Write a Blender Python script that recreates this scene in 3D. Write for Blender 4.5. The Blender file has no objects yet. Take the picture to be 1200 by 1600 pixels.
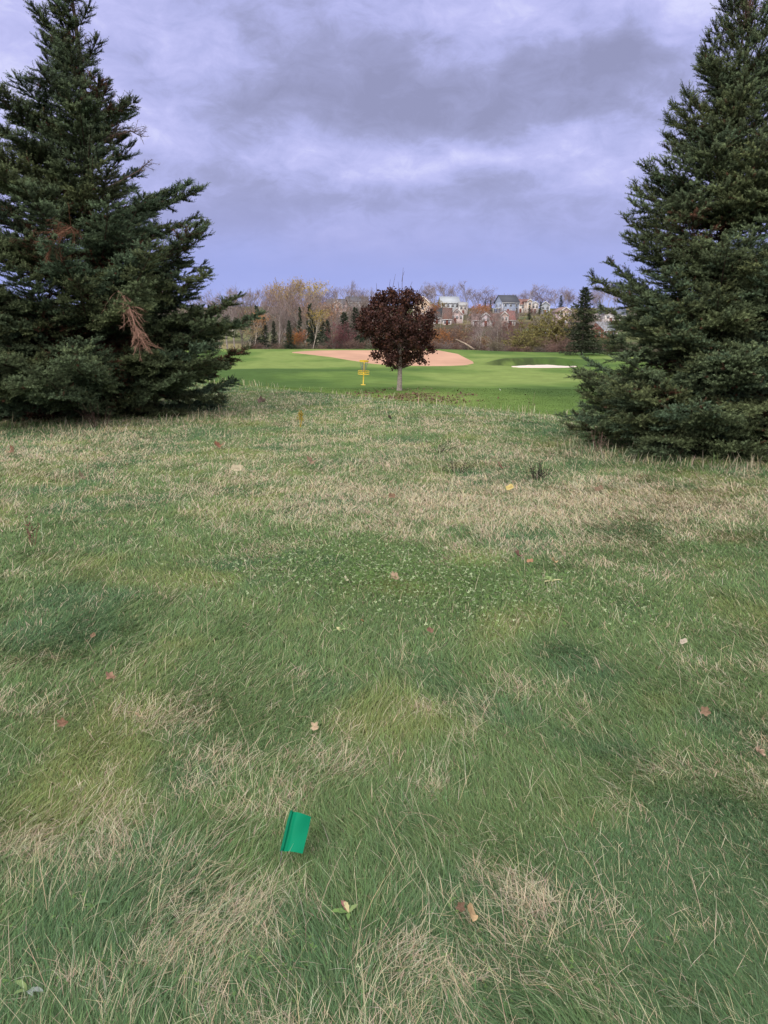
import bpy, math, random
import numpy as np
from math import radians, sin, cos, tan, atan2, sqrt, pi

random.seed(7)
RNG = np.random.default_rng(11)
S = bpy.context.scene
COL = S.collection

# ------------------------------------------------------------------ camera
CAM_H = 1.6
PITCH = radians(13.1)
FPX = 1202.0
cam_d = bpy.data.cameras.new('camera')
cam_d.sensor_fit = 'VERTICAL'
cam_d.sensor_height = 34.6
cam_d.lens = 34.6 * FPX / 1600.0
cam_d.clip_start = 0.05
cam_d.clip_end = 8000
cam = bpy.data.objects.new('camera', cam_d)
cam.location = (0, 0, CAM_H)
cam.rotation_euler = (radians(90) - PITCH, 0, 0)
COL.objects.link(cam)
S.camera = cam

def ray(px, py):
    a = (px - 600.0) / FPX
    b = (py - 800.0) / FPX
    return np.array([a, cos(PITCH) - b * sin(PITCH), -sin(PITCH) - b * cos(PITCH)])

def at(px, py, Y):
    d = ray(px, py)
    return np.array([0, 0, CAM_H]) + d * (Y / d[1])

def at_z(px, py, z):
    d = ray(px, py)
    return np.array([0, 0, CAM_H]) + d * ((z - CAM_H) / d[2])

# ------------------------------------------------------------------ view, sun, world
S.view_settings.view_transform = 'Standard'
S.view_settings.look = 'None'
S.view_settings.exposure = 0.12
S.view_settings.gamma = 1.0
S.cycles.max_bounces = 6
S.cycles.diffuse_bounces = 3
S.cycles.glossy_bounces = 2
S.cycles.transmission_bounces = 2
S.cycles.transparent_max_bounces = 4

SUN_EL, SUN_AZ = radians(38), radians(212)      # azimuth clockwise from +Y: behind the camera, a little left
sd = bpy.data.lights.new('sun', 'SUN')
sd.energy = 1.4
sd.angle = radians(14)
sd.color = (1.0, 0.95, 0.87)
sun = bpy.data.objects.new('sun', sd)
sun.rotation_euler = (radians(90) - SUN_EL, 0, pi - SUN_AZ)
COL.objects.link(sun)

W = bpy.data.worlds.new('World')
S.world = W
W.use_nodes = True
nt = W.node_tree
nt.nodes.clear()
def N(t, **kw):
    n = nt.nodes.new(t)
    for k, v in kw.items():
        setattr(n, k, v)
    return n
def L(a, b):
    nt.links.new(a, b)
def M(op, a, b=None, c=None, clamp=False):
    n = N('ShaderNodeMath', operation=op, use_clamp=clamp)
    for i, v in enumerate((a, b, c)):
        if v is None: continue
        if isinstance(v, (int, float)): n.inputs[i].default_value = v
        else: L(v, n.inputs[i])
    return n.outputs[0]
def ss(v, a, b):
    n = N('ShaderNodeMapRange', interpolation_type='SMOOTHSTEP')
    L(v, n.inputs[0]); n.inputs[1].default_value = a; n.inputs[2].default_value = b
    return n.outputs[0]
def mixc(f, a, b):
    n = N('ShaderNodeMix', data_type='RGBA')
    if isinstance(f, (int, float)): n.inputs[0].default_value = f
    else: L(f, n.inputs[0])
    for i, v in ((6, a), (7, b)):
        if isinstance(v, tuple): n.inputs[i].default_value = (*v, 1)
        else: L(v, n.inputs[i])
    return n.outputs[2]

tc = N('ShaderNodeTexCoord')
sep = N('ShaderNodeSeparateXYZ'); L(tc.outputs['Generated'], sep.inputs[0])
dx, dy, dz = sep.outputs
hz = M('SQRT', M('ADD', M('MULTIPLY', dx, dx), M('MULTIPLY', dy, dy)))
el = M('MULTIPLY', M('ARCTAN2', dz, hz), 180 / pi)
az = M('MULTIPLY', M('ARCTAN2', dx, dy), 180 / pi)
# cloud layer: noise on a plane overhead seen in perspective
zz = M('ADD', M('MAXIMUM', dz, 0.0), 0.13)
comb = N('ShaderNodeCombineXYZ')
L(M('DIVIDE', dx, zz), comb.inputs[0]); L(M('DIVIDE', dy, zz), comb.inputs[1])
def noise(scale, detail, rough, off, vec=None, dist=0.0):
    mp = N('ShaderNodeMapping'); mp.inputs['Location'].default_value = off
    L(vec if vec is not None else comb.outputs[0], mp.inputs[0])
    n = N('ShaderNodeTexNoise'); L(mp.outputs[0], n.inputs['Vector'])
    n.inputs['Scale'].default_value = scale; n.inputs['Detail'].default_value = detail
    n.inputs['Roughness'].default_value = rough; n.inputs['Distortion'].default_value = dist
    return n.outputs[0]
c2 = N('ShaderNodeCombineXYZ')
L(M('MULTIPLY', az, 0.055), c2.inputs[0]); L(M('MULTIPLY', el, 0.095), c2.inputs[1])
n1 = noise(0.9, 6, 0.55, (3.1, 1.7, 0))
n2 = noise(2.2, 8, 0.55, (0.3, 5.2, 1), c2.outputs[0], 0.3)
n3 = noise(1.6, 5, 0.5, (7.3, 2.2, 4), c2.outputs[0], 0.2)
waz = M('ADD', az, M('MULTIPLY', M('SUBTRACT', n2, 0.5), 16))
wel = M('ADD', el, M('MULTIPLY', M('SUBTRACT', n3, 0.5), 7))
def px_dir(px, py):
    d = ray(px, py)
    return math.degrees(atan2(d[0], d[1])), math.degrees(atan2(d[2], sqrt(d[0]**2 + d[1]**2)))
blobs = [(640, 90, 430, 90, -.30), (850, 160, 270, 60, -.42), (300, 275, 170, 40, -.20), (560, 315, 250, 30, -.30),
         (850, 345, 240, 26, -.22), (420, 345, 160, 26, -.22), (560, 130, 230, 45, -.12),
         (50, 90, 200, 170, .50), (325, 78, 62, 44, .52), (300, 5, 260, 36, .2), (480, 208, 80, 34, .32), (620, 245, 100, 40, .26),
         (720, 285, 150, 28, .25), (960, 250, 170, 42, .38), (960, -5, 330, 44, .5), (1120, 120, 90, 120, .2), (200, 190, 120, 60, .2)]
tot = M('MULTIPLY', M('SUBTRACT', n2, 0.5), 1.3)
tot = M('ADD', tot, M('MULTIPLY', M('SUBTRACT', n1, 0.5), 0.8))
n4 = noise(3.0, 9, 0.62, (2.2, 8.1, 3), None, 0.25)
n5 = noise(6.5, 9, 0.66, (1.2, 3.1, 6), c2.outputs[0], 0.5)
tot = M('ADD', tot, M('MULTIPLY', M('SUBTRACT', n4, 0.5), .5))
tot = M('ADD', tot, M('MULTIPLY', M('SUBTRACT', n5, 0.5), 1.35))
for bx, by, sx, sy, wgt in blobs:
    a0, e0 = px_dir(bx, by)
    sa, se = sx / 1202 * 57.3 * 1.25, sy / 1202 * 57.3 * 1.25
    u = M('DIVIDE', M('SUBTRACT', waz, a0), sa); v = M('DIVIDE', M('SUBTRACT', wel, e0), se)
    r = M('ADD', M('MULTIPLY', u, u), M('MULTIPLY', v, v))
    tot = M('ADD', tot, M('MULTIPLY', M('MAXIMUM', M('SUBTRACT', 1.0, r), 0.0), wgt))
ramp = N('ShaderNodeValToRGB')
L(M('ADD', M('MULTIPLY', tot, 0.62), 0.5), ramp.inputs[0])
e = ramp.color_ramp.elements
e[0].position, e[0].color = 0.05, (.275, .285, .46, 1)
e[1].position, e[1].color = 0.98, (.66, .67, .95, 1)
for p, c in ((.33, (.335, .350, .575)), (.55, (.430, .450, .770)), (.75, (.515, .525, .87))):
    q = e.new(p); q.color = (*c, 1)
low = N('ShaderNodeValToRGB')
L(M('DIVIDE', M('ADD', el, M('MULTIPLY', M('SUBTRACT', n2, .5), 5)), 12.0), low.inputs[0])
e = low.color_ramp.elements
e[0].position, e[0].color = 0.0, (.40, .46, .87, 1)
e[1].position, e[1].color = 1.0, (.36, .37, .69, 1)
q = e.new(.35); q.color = (.33, .38, .77, 1)
q = e.new(.6); q.color = (.345, .37, .71, 1)
front = mixc(M('MULTIPLY', ss(el, 3.0, 12.0), 0.95), low.outputs[0], ramp.outputs[0])
# overhead and behind the camera the overcast is thinner and brighter
high = mixc(n1, (1.35, 1.33, 1.40), (1.85, 1.80, 1.80))
sky_col = mixc(ss(el, 23, 48), front, high)
back = ss(M('MULTIPLY', dy, -1.0), 0.0, 0.7)
back = M('MULTIPLY', back, ss(el, 1, 14))
sky_col = mixc(back, sky_col, (1.5, 1.42, 1.38))
sky = N('ShaderNodeTexSky', sky_type='NISHITA')
sky.sun_disc = False
sky.sun_elevation = SUN_EL
sky.sun_rotation = SUN_AZ
b1 = N('ShaderNodeBackground'); L(sky.outputs[0], b1.inputs[0]); b1.inputs[1].default_value = 0.1
b2 = N('ShaderNodeBackground'); L(sky_col, b2.inputs[0]); b2.inputs[1].default_value = 1.0
ms = N('ShaderNodeMixShader'); ms.inputs[0].default_value = 0.95
L(b1.outputs[0], ms.inputs[1]); L(b2.outputs[0], ms.inputs[2])
wo = N('ShaderNodeOutputWorld'); L(ms.outputs[0], wo.inputs[0])

# ------------------------------------------------------------------ numpy helpers
def sstep(x, a, b):
    t = np.clip((np.asarray(x, float) - a) / (b - a), 0, 1)
    return t * t * (3 - 2 * t)

_tab = np.random.default_rng(5).random((256, 256))
def vnoise(x, y, seed=0):
    x = np.asarray(x, float) + seed * 17.31; y = np.asarray(y, float) + seed * 9.77
    xi = np.floor(x).astype(int); yi = np.floor(y).astype(int)
    fx = x - xi; fy = y - yi
    fx = fx * fx * (3 - 2 * fx); fy = fy * fy * (3 - 2 * fy)
    a = _tab[xi & 255, yi & 255]; b = _tab[(xi + 1) & 255, yi & 255]
    c = _tab[xi & 255, (yi + 1) & 255]; d = _tab[(xi + 1) & 255, (yi + 1) & 255]
    return a + (b - a) * fx + (c - a) * fy + (a - b - c + d) * fx * fy
def fbm(x, y, seed=0, oct=4, gain=.5):
    s = 0; a = 1; t = 0
    for i in range(oct):
        s = s + a * vnoise(x * 2**i, y * 2**i, seed + i * 3); t += a; a *= gain
    return s / t

_ty = np.array([-2000, 0, 64, 76, 92, 112, 119, 136, 170, 205, 245, 300, 345, 386, 450, 550, 800, 1500, 6000], float)
_tz = np.array([0, 0, 0, .02, .34, .82, .80, -1.6, -2.6, -2.2, .8, 5.2, 9.4, 12.6, 16.6, 20, 22, 22, 22], float)
_fy = np.linspace(-50, 1600, 3301)
_fz = np.interp(_fy, _ty, _tz)
_k = np.ones(17) / 17
_fz = np.convolve(np.pad(_fz, 8, mode='edge'), _k, mode='valid')

def terrain(x, y):
    x = np.asarray(x, float); y = np.asarray(y, float)
    t = y + 1.2 * x
    r = np.sqrt(x * x + y * y)
    z = -1.5 * sstep(t, 16, 40) * sstep(y, 6, 14)
    z = z + np.interp(y, _fy, _fz)
    z = z - 0.45 * sstep(x, 6, 24) * sstep(y, 80, 105) * (1 - sstep(y, 125, 160))
    z = z + .05 * (fbm(x * .45, y * .45, 3, 3) - .5) * sstep(r, .5, 3) * (1 - sstep(y, 60, 90))
    z = z + 1.1 * (fbm(x * .06, y * .05, 8, 2) - .5) * sstep(y, 26, 60) * (1 - sstep(y, 66, 72) * (1 - sstep(y, 128, 170)))
    z = z + 3.5 * (fbm(x * .012, y * .012, 9, 2) - .5) * sstep(y, 170, 300)
    # lip behind the pale bunker
    gx = sstep(x, 9.0, 12.5) * (1 - sstep(x, 17.5, 20.5))
    z = z + .60 * gx * sstep(y, 77.0, 78.0) * (1 - sstep(y, 79.5, 92))
    z = z - .10 * gx * sstep(y, 70, 73) * (1 - sstep(y, 76, 77.5))
    return z
def tz(x, y):
    return float(terrain(np.array([x]), np.array([y]))[0])
def ground_hit(px, py):
    d = ray(px, py); o = np.array([0, 0, CAM_H])
    ts = 1.0 * 1.006 ** np.arange(0, 1000)
    P = o + ts[:, None] * d
    below = P[:, 2] < terrain(P[:, 0], P[:, 1])
    i = int(np.argmax(below)) if below.any() else len(ts) - 1
    return P[i]

class Geo:
    def __init__(self):
        self.v = []; self.f3 = []; self.f4 = []; self.c = []; self.n = 0
    def add(self, v, f, col=(1, 1, 1)):
        v = np.asarray(v, float).reshape(-1, 3)
        f = np.asarray(f, int)
        if len(f):
            (self.f3 if f.shape[1] == 3 else self.f4).append(f + self.n)
        self.v.append(v)
        c = np.asarray(col, float)
        if c.ndim == 1: c = np.broadcast_to(c, (len(v), 3))
        self.c.append(c)
        self.n += len(v)
    def tube(self, P, R, n=6, col=(1, 1, 1), cap=False):
        P = np.asarray(P, float); R = np.broadcast_to(np.asarray(R, float), (len(P),))
        T = np.gradient(P, axis=0); T /= np.linalg.norm(T, axis=1)[:, None] + 1e-12
        ref = np.array([0, 0, 1.]) if abs(T[0][2]) < .8 else np.array([1., 0, 0])
        A = np.cross(T, ref); A /= np.linalg.norm(A, axis=1)[:, None] + 1e-12
        B = np.cross(T, A)
        th = np.arange(n) / n * 2 * pi
        ring = P[:, None] + R[:, None, None] * (np.cos(th)[None, :, None] * A[:, None] + np.sin(th)[None, :, None] * B[:, None])
        m = len(P)
        i = np.arange(m - 1)[:, None] * n; j = np.arange(n)[None]; j2 = (j + 1) % n
        f = np.stack([i + j, i + j2, i + n + j2, i + n + j], -1).reshape(-1, 4)
        c = np.asarray(col, float)
        if c.ndim == 2: c = np.repeat(c, n, 0)
        base = self.n
        self.add(ring.reshape(-1, 3), f, c)
        if cap:
            cc = c if c.ndim == 1 else c[0]
            for k, w in ((0, P[0]), (m - 1, P[-1])):
                b0 = self.n
                self.add([w], np.zeros((0, 3), int), cc)
                jj = np.arange(n)
                self.f3.append(np.stack([np.full(n, b0), base + k * n + jj, base + k * n + (jj + 1) % n], 1))
    def box(self, lo, hi, col=(1, 1, 1), M4=None):
        x0, y0, z0 = lo; x1, y1, z1 = hi
        v = np.array([[x0, y0, z0], [x1, y0, z0], [x1, y1, z0], [x0, y1, z0], [x0, y0, z1], [x1, y0, z1], [x1, y1, z1], [x0, y1, z1]], float)
        self.add(v, [[0, 3, 2, 1], [4, 5, 6, 7], [0, 1, 5, 4], [1, 2, 6, 5], [2, 3, 7, 6], [3, 0, 4, 7]], col)
    def build(self, name, mat, parent=None, smooth=False):
        V = np.concatenate(self.v); C = np.concatenate(self.c)
        me = bpy.data.meshes.new(name)
        parts = []; sizes = []
        if self.f3:
            f = np.concatenate(self.f3); parts.append(f.ravel()); sizes.append(np.full(len(f), 3))
        if self.f4:
            f = np.concatenate(self.f4); parts.append(f.ravel()); sizes.append(np.full(len(f), 4))
        loops = np.concatenate(parts).astype(np.int32); sizes = np.concatenate(sizes)
        me.vertices.add(len(V)); me.vertices.foreach_set('co', V.astype(np.float32).ravel())
        me.loops.add(len(loops)); me.loops.foreach_set('vertex_index', loops)
        me.polygons.add(len(sizes))
        st = np.concatenate([[0], np.cumsum(sizes)[:-1]]).astype(np.int32)
        me.polygons.foreach_set('loop_start', st)
        me.update(calc_edges=True)
        if smooth:
            me.polygons.foreach_set('use_smooth', np.ones(len(sizes), bool))
        at_ = me.attributes.new('Col', 'FLOAT_COLOR', 'POINT')
        rgba = np.ones((len(V), 4), np.float32); rgba[:, :3] = C
        at_.data.foreach_set('color', rgba.ravel())
        me.materials.append(mat)
        o = bpy.data.objects.new(name, me); COL.objects.link(o)
        if parent: o.parent = parent
        return o

def tag(o, label=None, cat=None, group=None, kind=None):
    if label: o['label'] = label
    if cat: o['category'] = cat
    if group: o['group'] = group
    if kind: o['kind'] = kind
    return o
def empty(name, loc=(0, 0, 0), rz=0.0):
    o = bpy.data.objects.new(name, None); COL.objects.link(o)
    o.location = tuple(float(a) for a in loc); o.rotation_euler = (0, 0, rz)
    o.empty_display_size = .1
    return o
KIDS = {}
def copy_tree(root):
    r = root.copy(); COL.objects.link(r)
    for ch in root.children:
        c = ch.copy(); COL.objects.link(c); c.parent = r
        for g in ch.children:
            d = g.copy(); COL.objects.link(d); d.parent = c
    return r

# ------------------------------------------------------------------ materials
def mat(name, base=None, attr=True, rough=.8, spec=.2, transl=0.0, nscale=None, namp=.25, bump=0.0, bscale=40, objcol=False, metal=0.0, ndetail=4):
    m = bpy.data.materials.new(name); m.use_nodes = True
    t = m.node_tree; t.nodes.clear()
    n = lambda k: t.nodes.new(k)
    l = t.links.new
    bs = n('ShaderNodeBsdfPrincipled'); out = n('ShaderNodeOutputMaterial')
    bs.inputs['Roughness'].default_value = rough
    bs.inputs['Specular IOR Level'].default_value = spec
    bs.inputs['Metallic'].default_value = metal
    if attr:
        a = n('ShaderNodeAttribute'); a.attribute_name = 'Col'; c = a.outputs['Color']
    else:
        a = n('ShaderNodeRGB'); a.outputs[0].default_value = (*base, 1); c = a.outputs[0]
    def mul(c1, c2, f=1.0):
        x = n('ShaderNodeMix'); x.data_type = 'RGBA'; x.blend_type = 'MULTIPLY'; x.inputs[0].default_value = f
        l(c1, x.inputs[6]); l(c2, x.inputs[7]); return x.outputs[2]
    if objcol:
        oi = n('ShaderNodeObjectInfo'); c = mul(c, oi.outputs['Color'])
    geo = n('ShaderNodeTexCoord')
    if nscale:
        no = n('ShaderNodeTexNoise'); l(geo.outputs['Object'], no.inputs['Vector'])
        no.inputs['Scale'].default_value = nscale; no.inputs['Detail'].default_value = ndetail; no.inputs['Roughness'].default_value = .65
        mr = n('ShaderNodeMapRange'); l(no.outputs[0], mr.inputs[0])
        mr.inputs[1].default_value = .3; mr.inputs[2].default_value = .7
        mr.inputs[3].default_value = 1 - namp; mr.inputs[4].default_value = 1 + namp
        cc = n('ShaderNodeCombineColor')
        for i in range(3): l(mr.outputs[0], cc.inputs[i])
        c = mul(c, cc.outputs[0])
    l(c, bs.inputs['Base Color'])
    if bump:
        nb = n('ShaderNodeTexNoise'); l(geo.outputs['Object'], nb.inputs['Vector'])
        nb.inputs['Scale'].default_value = bscale; nb.inputs['Detail'].default_value = 5; nb.inputs['Roughness'].default_value = .7
        bp = n('ShaderNodeBump'); l(nb.outputs[0], bp.inputs['Height']); bp.inputs['Distance'].default_value = bump
        bp.inputs['Strength'].default_value = .8
        l(bp.outputs[0], bs.inputs['Normal'])
    sh = bs.outputs[0]
    if transl:
        tr = n('ShaderNodeBsdfTranslucent'); l(c, tr.inputs[0])
        mx = n('ShaderNodeMixShader'); mx.inputs[0].default_value = transl
        l(sh, mx.inputs[1]); l(tr.outputs[0], mx.inputs[2]); sh = mx.outputs[0]
    l(sh, out.inputs[0])
    return m

M_GROUND = mat('turf_soil', rough=.95, spec=.05, nscale=.9, namp=.16, bump=.03, bscale=6)
M_SAND = mat('sand', rough=.95, spec=.05, nscale=.35, namp=.10, bump=.02, bscale=3)
M_GRASS = mat('grass_blades', rough=.75, spec=.08, transl=.25)
M_NEEDLE = mat('needles', rough=.65, spec=.14, transl=.06)
M_BARK = mat('bark', rough=.95, spec=.1, nscale=14, namp=.35, bump=.02, bscale=30)
M_LEAF = mat('leaf', rough=.65, spec=.3, transl=.15)
M_TWIG = mat('twigs', rough=.9, spec=.1, objcol=True)
M_FTRUNK = mat('far_bark', rough=.95, spec=.1, nscale=2, namp=.3)
M_FOL = mat('far_leaves', rough=.8, spec=.1, objcol=True, transl=.15)

# ------------------------------------------------------------------ colour fields of the lawn
def gxy(px, py):
    p = at_z(px, py, 0.0); return p[0], p[1]
STRAW = [(150, 1210, .14), (165, 1345, .17), (690, 1240, .13), (380, 1275, .12), (1000, 1150, .22), (850, 1410, .22), (760, 1370, .13), (1110, 1465, .12),
         (40, 1180, .16), (40, 1095, .3), (225, 980, .18), (545, 990, .2), (700, 1080, .2), (270, 1130, .25), (220, 1520, .09), (640, 1500, .12),
         (470, 1390, .10), (960, 1310, .10), (1180, 1170, .12), (120, 1530, .08), (330, 1180, .2), (820, 1070, .22), (500, 1180, .15), (720, 1560, .1), (1060, 1560, .1), (300,1440,.12), (40,1320,.14)]
GREEN = [(950, 1230, .45), (620, 1010, .6), (300, 1010, .5), (100, 850, .9), (880, 1010, .7), (560, 890, .75), (760, 935, .55), (1050, 1270, .3),
         (560, 1300, .18), (1130, 900, 1.0), (1000, 1380, .2), (420, 985, .5), (60, 1500, .25), (900, 1530, .2), (480, 910, .6)]
STRAW = [(*gxy(a, b), r * .62) for a, b, r in STRAW]
GREEN = [(*gxy(a, b), r) for a, b, r in GREEN]
BANDS = [(900, 810, 2.4, .9, .75), (650, 770, 2.2, .9, .5), (400, 775, 2.2, .9, .35), (180, 690, 3.5, 1.6, .3), (560, 735, 2.5, 1.2, .3), (780, 715, 2.6, 1.2, .4),
         (1100, 800, 1.8, .8, .5), (60, 685, 2.5, 1.1, .4), (1010, 770, 2.0, .8, .45), (730, 850, .9, .5, .5), (900, 870, 1.1, .4, .45), (420, 820, 1.3, .5, .3), (500, 650, 4, 3, .25), (800, 660, 3, 2, .25)]
BANDS = [(*gxy(a, b), c, d, w) for a, b, c, d, w in BANDS]

def straw_field(x, y):
    d = np.sqrt(x * x + y * y)
    n1 = fbm(x * 4.2, y * 4.2, 21, 4, .65); n2 = fbm(x * .8, y * .8, 31, 3)
    s = np.interp(d, [0, 2, 3.5, 4.3, 6, 7.2, 9, 14, 20, 24], [.04, .05, .06, .07, .08, .18, .25, .26, .16, .08])
    s = s + (n1 - .5) * 1.6 + (n2 - .5) * .15 + .75 * sstep(d, 4.5, 8) * (fbm(x * .55, y * .8, 37, 3) - .5)
    for bx, by, r in STRAW:
        s = s + .27 * np.exp(-(((x - bx) / r)**2 + ((y - by) / r)**2) * (1.0))
    for bx, by, r in GREEN:
        s = s - .15 * np.exp(-(((x - bx) / r)**2 + ((y - by) / (r * 1.1))**2) * .8)
    for bx, by, rx, ry, w in BANDS:
        s = s + .44 * w * np.exp(-(((x - bx) / rx)**2 + ((y - by) / ry)**2))
    return np.clip(s, 0, 1)
def rough_mask(x, y):
    t = y + 1.2 * x + 4.0 * (fbm(x * .5, y * .5, 41, 4) - .5)
    return 1 - sstep(t, 17.8, 23.5)
def mix3(a, b, f):
    return a + (b - a) * f[..., None]
C_BLUE = np.array([.118, .198, .092]); C_MID = np.array([.155, .232, .095]); C_YEL = np.array([.24, .285, .105])
C_STRAW = np.array([.60, .53, .37]); C_DEAD = np.array([.47, .36, .26])
F_DARK = np.array([.066, .118, .030]); F_MID = np.array([.110, .178, .042]); F_LIT = np.array([.200, .262, .075])
def green_col(x, y):
    a = fbm(x * 1.1, y * 1.1, 51, 4, .6); b = fbm(x * 1.7, y * 1.7, 61, 3)
    c = mix3(np.broadcast_to(C_BLUE, (*np.shape(x), 3)), C_MID, sstep(a, .36, .56))
    c = mix3(c, C_YEL, sstep(b, .52, .8) * .8)
    return c
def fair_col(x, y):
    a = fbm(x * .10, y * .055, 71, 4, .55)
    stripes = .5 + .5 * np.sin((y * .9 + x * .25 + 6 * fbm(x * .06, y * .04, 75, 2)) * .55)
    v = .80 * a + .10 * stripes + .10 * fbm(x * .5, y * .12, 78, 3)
    # darker in the left hollow, paler from the middle to the right
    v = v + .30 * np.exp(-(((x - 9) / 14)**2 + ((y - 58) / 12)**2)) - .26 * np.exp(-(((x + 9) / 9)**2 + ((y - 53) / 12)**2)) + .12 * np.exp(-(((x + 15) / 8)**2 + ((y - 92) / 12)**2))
    v = v - .16 * np.exp(-((y - 62 - (x + 6) * .9) / 5)**2) * (x < 8) + .18 * np.exp(-((y - 78 - (x + 6) * .9) / 6)**2) * (x < 2)  # diagonal light and dark streaks painted in for the shading of rise and swale
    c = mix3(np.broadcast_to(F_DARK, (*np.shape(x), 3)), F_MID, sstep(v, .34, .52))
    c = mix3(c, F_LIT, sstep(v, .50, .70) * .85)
    lip = sstep(x, 9.0, 11.5) * (1 - sstep(x, 15.5, 18.5)) * sstep(y, 76.2, 77) * (1 - sstep(y, 77.8, 79))  # face of longer grass, with its shade painted in as darker green
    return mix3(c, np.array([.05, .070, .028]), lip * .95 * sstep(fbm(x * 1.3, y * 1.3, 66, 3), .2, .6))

# ------------------------------------------------------------------ ground sheet
def build_ground():
    ang = np.concatenate([np.linspace(-180, -42, 70)[:-1], np.linspace(-42, 42, 560), np.linspace(42, 180, 70)[1:-1]])
    rr = np.concatenate([[.02], np.geomspace(.3, 60, 330), np.geomspace(60.4, 130, 190)[0:], np.geomspace(131, 700, 150), np.geomspace(740, 6000, 22)])
    A, R = np.meshgrid(np.radians(ang), rr)
    X = R * np.sin(A); Y = R * np.cos(A)
    Z = terrain(X, Y)
    n = len(ang); m = len(rr)
    i = np.arange(m - 1)[:, None] * n; j = np.arange(n)[None]; j2 = (j + 1) % n
    f = np.stack([i + j, i + n + j, i + n + j2, i + j2], -1).reshape(-1, 4)
    f = f[:, ::-1]
    s = straw_field(X, Y)
    near = mix3(green_col(X, Y) * .50, np.broadcast_to(np.array([.17, .135, .08]), (*X.shape, 3)), s * .8)
    # dark gaps between near blades painted as shade in the thatch, fading with distance
    near = near * (1.0 + 1.0 * sstep(Y, 3, 14))[..., None]
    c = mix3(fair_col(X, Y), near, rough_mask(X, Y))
    wood = np.array([.085, .075, .045]); mead = np.array([.24, .21, .10])
    far = mix3(np.broadcast_to(wood, (*X.shape, 3)), mead, sstep(fbm(X * .03, Y * .03, 81, 3), .5, .62) * .8)
    far = mix3(far, np.array([.10, .14, .05]), sstep(fbm(X * .02, Y * .02, 83, 3), .5, .6) * .6)
    c = mix3(c, far, sstep(Y + 3 * (fbm(X * .2, Y * .2, 85, 2) - .5), 117, 122))
    g = Geo(); g.add(np.stack([X, Y, Z], -1).reshape(-1, 3), f, c.reshape(-1, 3))
    o = g.build('ground', M_GROUND, smooth=True)
    tag(o, kind='structure')
build_ground()

def sheet(name, low, up, col, nu=90, nv=26, lift=.04):
    """a thin lens of sand lying on the ground between two edge curves"""
    low = np.array(low, float); up = np.array(up, float)
    tl = np.linspace(0, 1, len(low)); tu = np.linspace(0, 1, len(up))
    U = np.linspace(0, 1, nu)
    lx = np.interp(U, tl, low[:, 0]); ly = np.interp(U, tl, low[:, 1])
    ux = np.interp(U, tu, up[:, 0]); uy = np.interp(U, tu, up[:, 1])
    wob = .5 * (fbm(U * 25, U * 0, 5, 3) - .5)
    Vv = np.linspace(0, 1, nv)
    X = lx[:, None] * (1 - Vv) + ux[:, None] * Vv
    Y = (ly + wob)[:, None] * (1 - Vv) + (uy + wob)[:, None] * Vv
    Z = terrain(X, Y) + lift
    Z[:, 0] -= .1; Z[:, -1] -= .1; Z[0] -= .1; Z[-1] -= .1
    i = np.arange(nu - 1)[:, None] * nv; j = np.arange(nv - 1)[None]
    f = np.stack([i + j, i + nv + j, i + nv + j + 1, i + j + 1], -1).reshape(-1, 4)
    v = fbm(X * .25, Y * .12, 12, 4)[..., None]
    c = np.array(col) * (.86 + .28 * v)
    g = Geo(); g.add(np.stack([X, Y, Z], -1).reshape(-1, 3), f, c.reshape(-1, 3))
    return tag(g.build(name, M_SAND, smooth=True), kind='structure')
def gpts(L_):
    return [tuple(ground_hit(*p)[:2]) for p in L_]
sheet('sand_waste_area', gpts([(455, 551.5), (490, 555), (520, 559), (550, 564), (585, 569.5), (620, 572), (665, 573), (705, 572.5), (730, 571), (741, 568)]),
      gpts([(455, 551), (475, 549), (500, 548), (540, 547.2), (580, 547.2), (620, 547.2), (660, 547.2), (685, 547.5), (715, 553), (741, 567)]), (.50, .30, .205))
sheet('bunker_sand', [(12.2, 74.6), (13, 73.7), (14, 73.4), (15.2, 73.2), (16.4, 73.4), (17.6, 73.9), (18.6, 75)],
      [(12.2, 75.2), (13, 76.2), (14, 76.9), (15.2, 77.1), (16.4, 77.0), (17.6, 76.2), (18.6, 75.4)], (.72, .60, .53), nu=40, nv=16, lift=.05)

# ------------------------------------------------------------------ grass
def blades(P, head, lean0, lean1, Ln, Wd, c0, c1, g):
    """curved three-segment blades"""
    n = len(P)
    tt = [0, .36, .7, 1.0]; ws = [.8, 1.0, .7]
    hd = np.stack([np.cos(head), np.sin(head), np.zeros(n)], 1)
    side = np.stack([-np.sin(head), np.cos(head), np.zeros(n)], 1)
    up = np.array([0, 0, 1.])
    rows = []; cols = []
    p = P.copy()
    for k in range(4):
        if k:
            ph = lean0 + (lean1 - lean0) * (k - .5) / 3
            p = p + (Ln * (tt[k] - tt[k - 1]))[:, None] * (hd * np.sin(ph)[:, None] + up * np.cos(ph)[:, None])
            p[:, 2] = np.maximum(p[:, 2], P[:, 2] + .004)
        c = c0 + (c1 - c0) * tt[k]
        if k < 3:
            w = (Wd * ws[k] * .5)[:, None]
            rows += [p - side * w, p + side * w]; cols += [c, c]
        else:
            rows.append(p); cols.append(c)
    V = np.stack(rows, 1).reshape(-1, 3); C = np.stack(cols, 1).reshape(-1, 3)
    b = np.arange(n)[:, None] * 7
    f4 = np.concatenate([b + np.array([0, 1, 3, 2]), b + np.array([2, 3, 5, 4])])
    f3 = b + np.array([4, 5, 6])
    k0 = g.n
    g.v.append(V); g.c.append(C); g.f4.append(f4 + k0); g.f3.append(f3 + k0); g.n += len(V)

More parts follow.
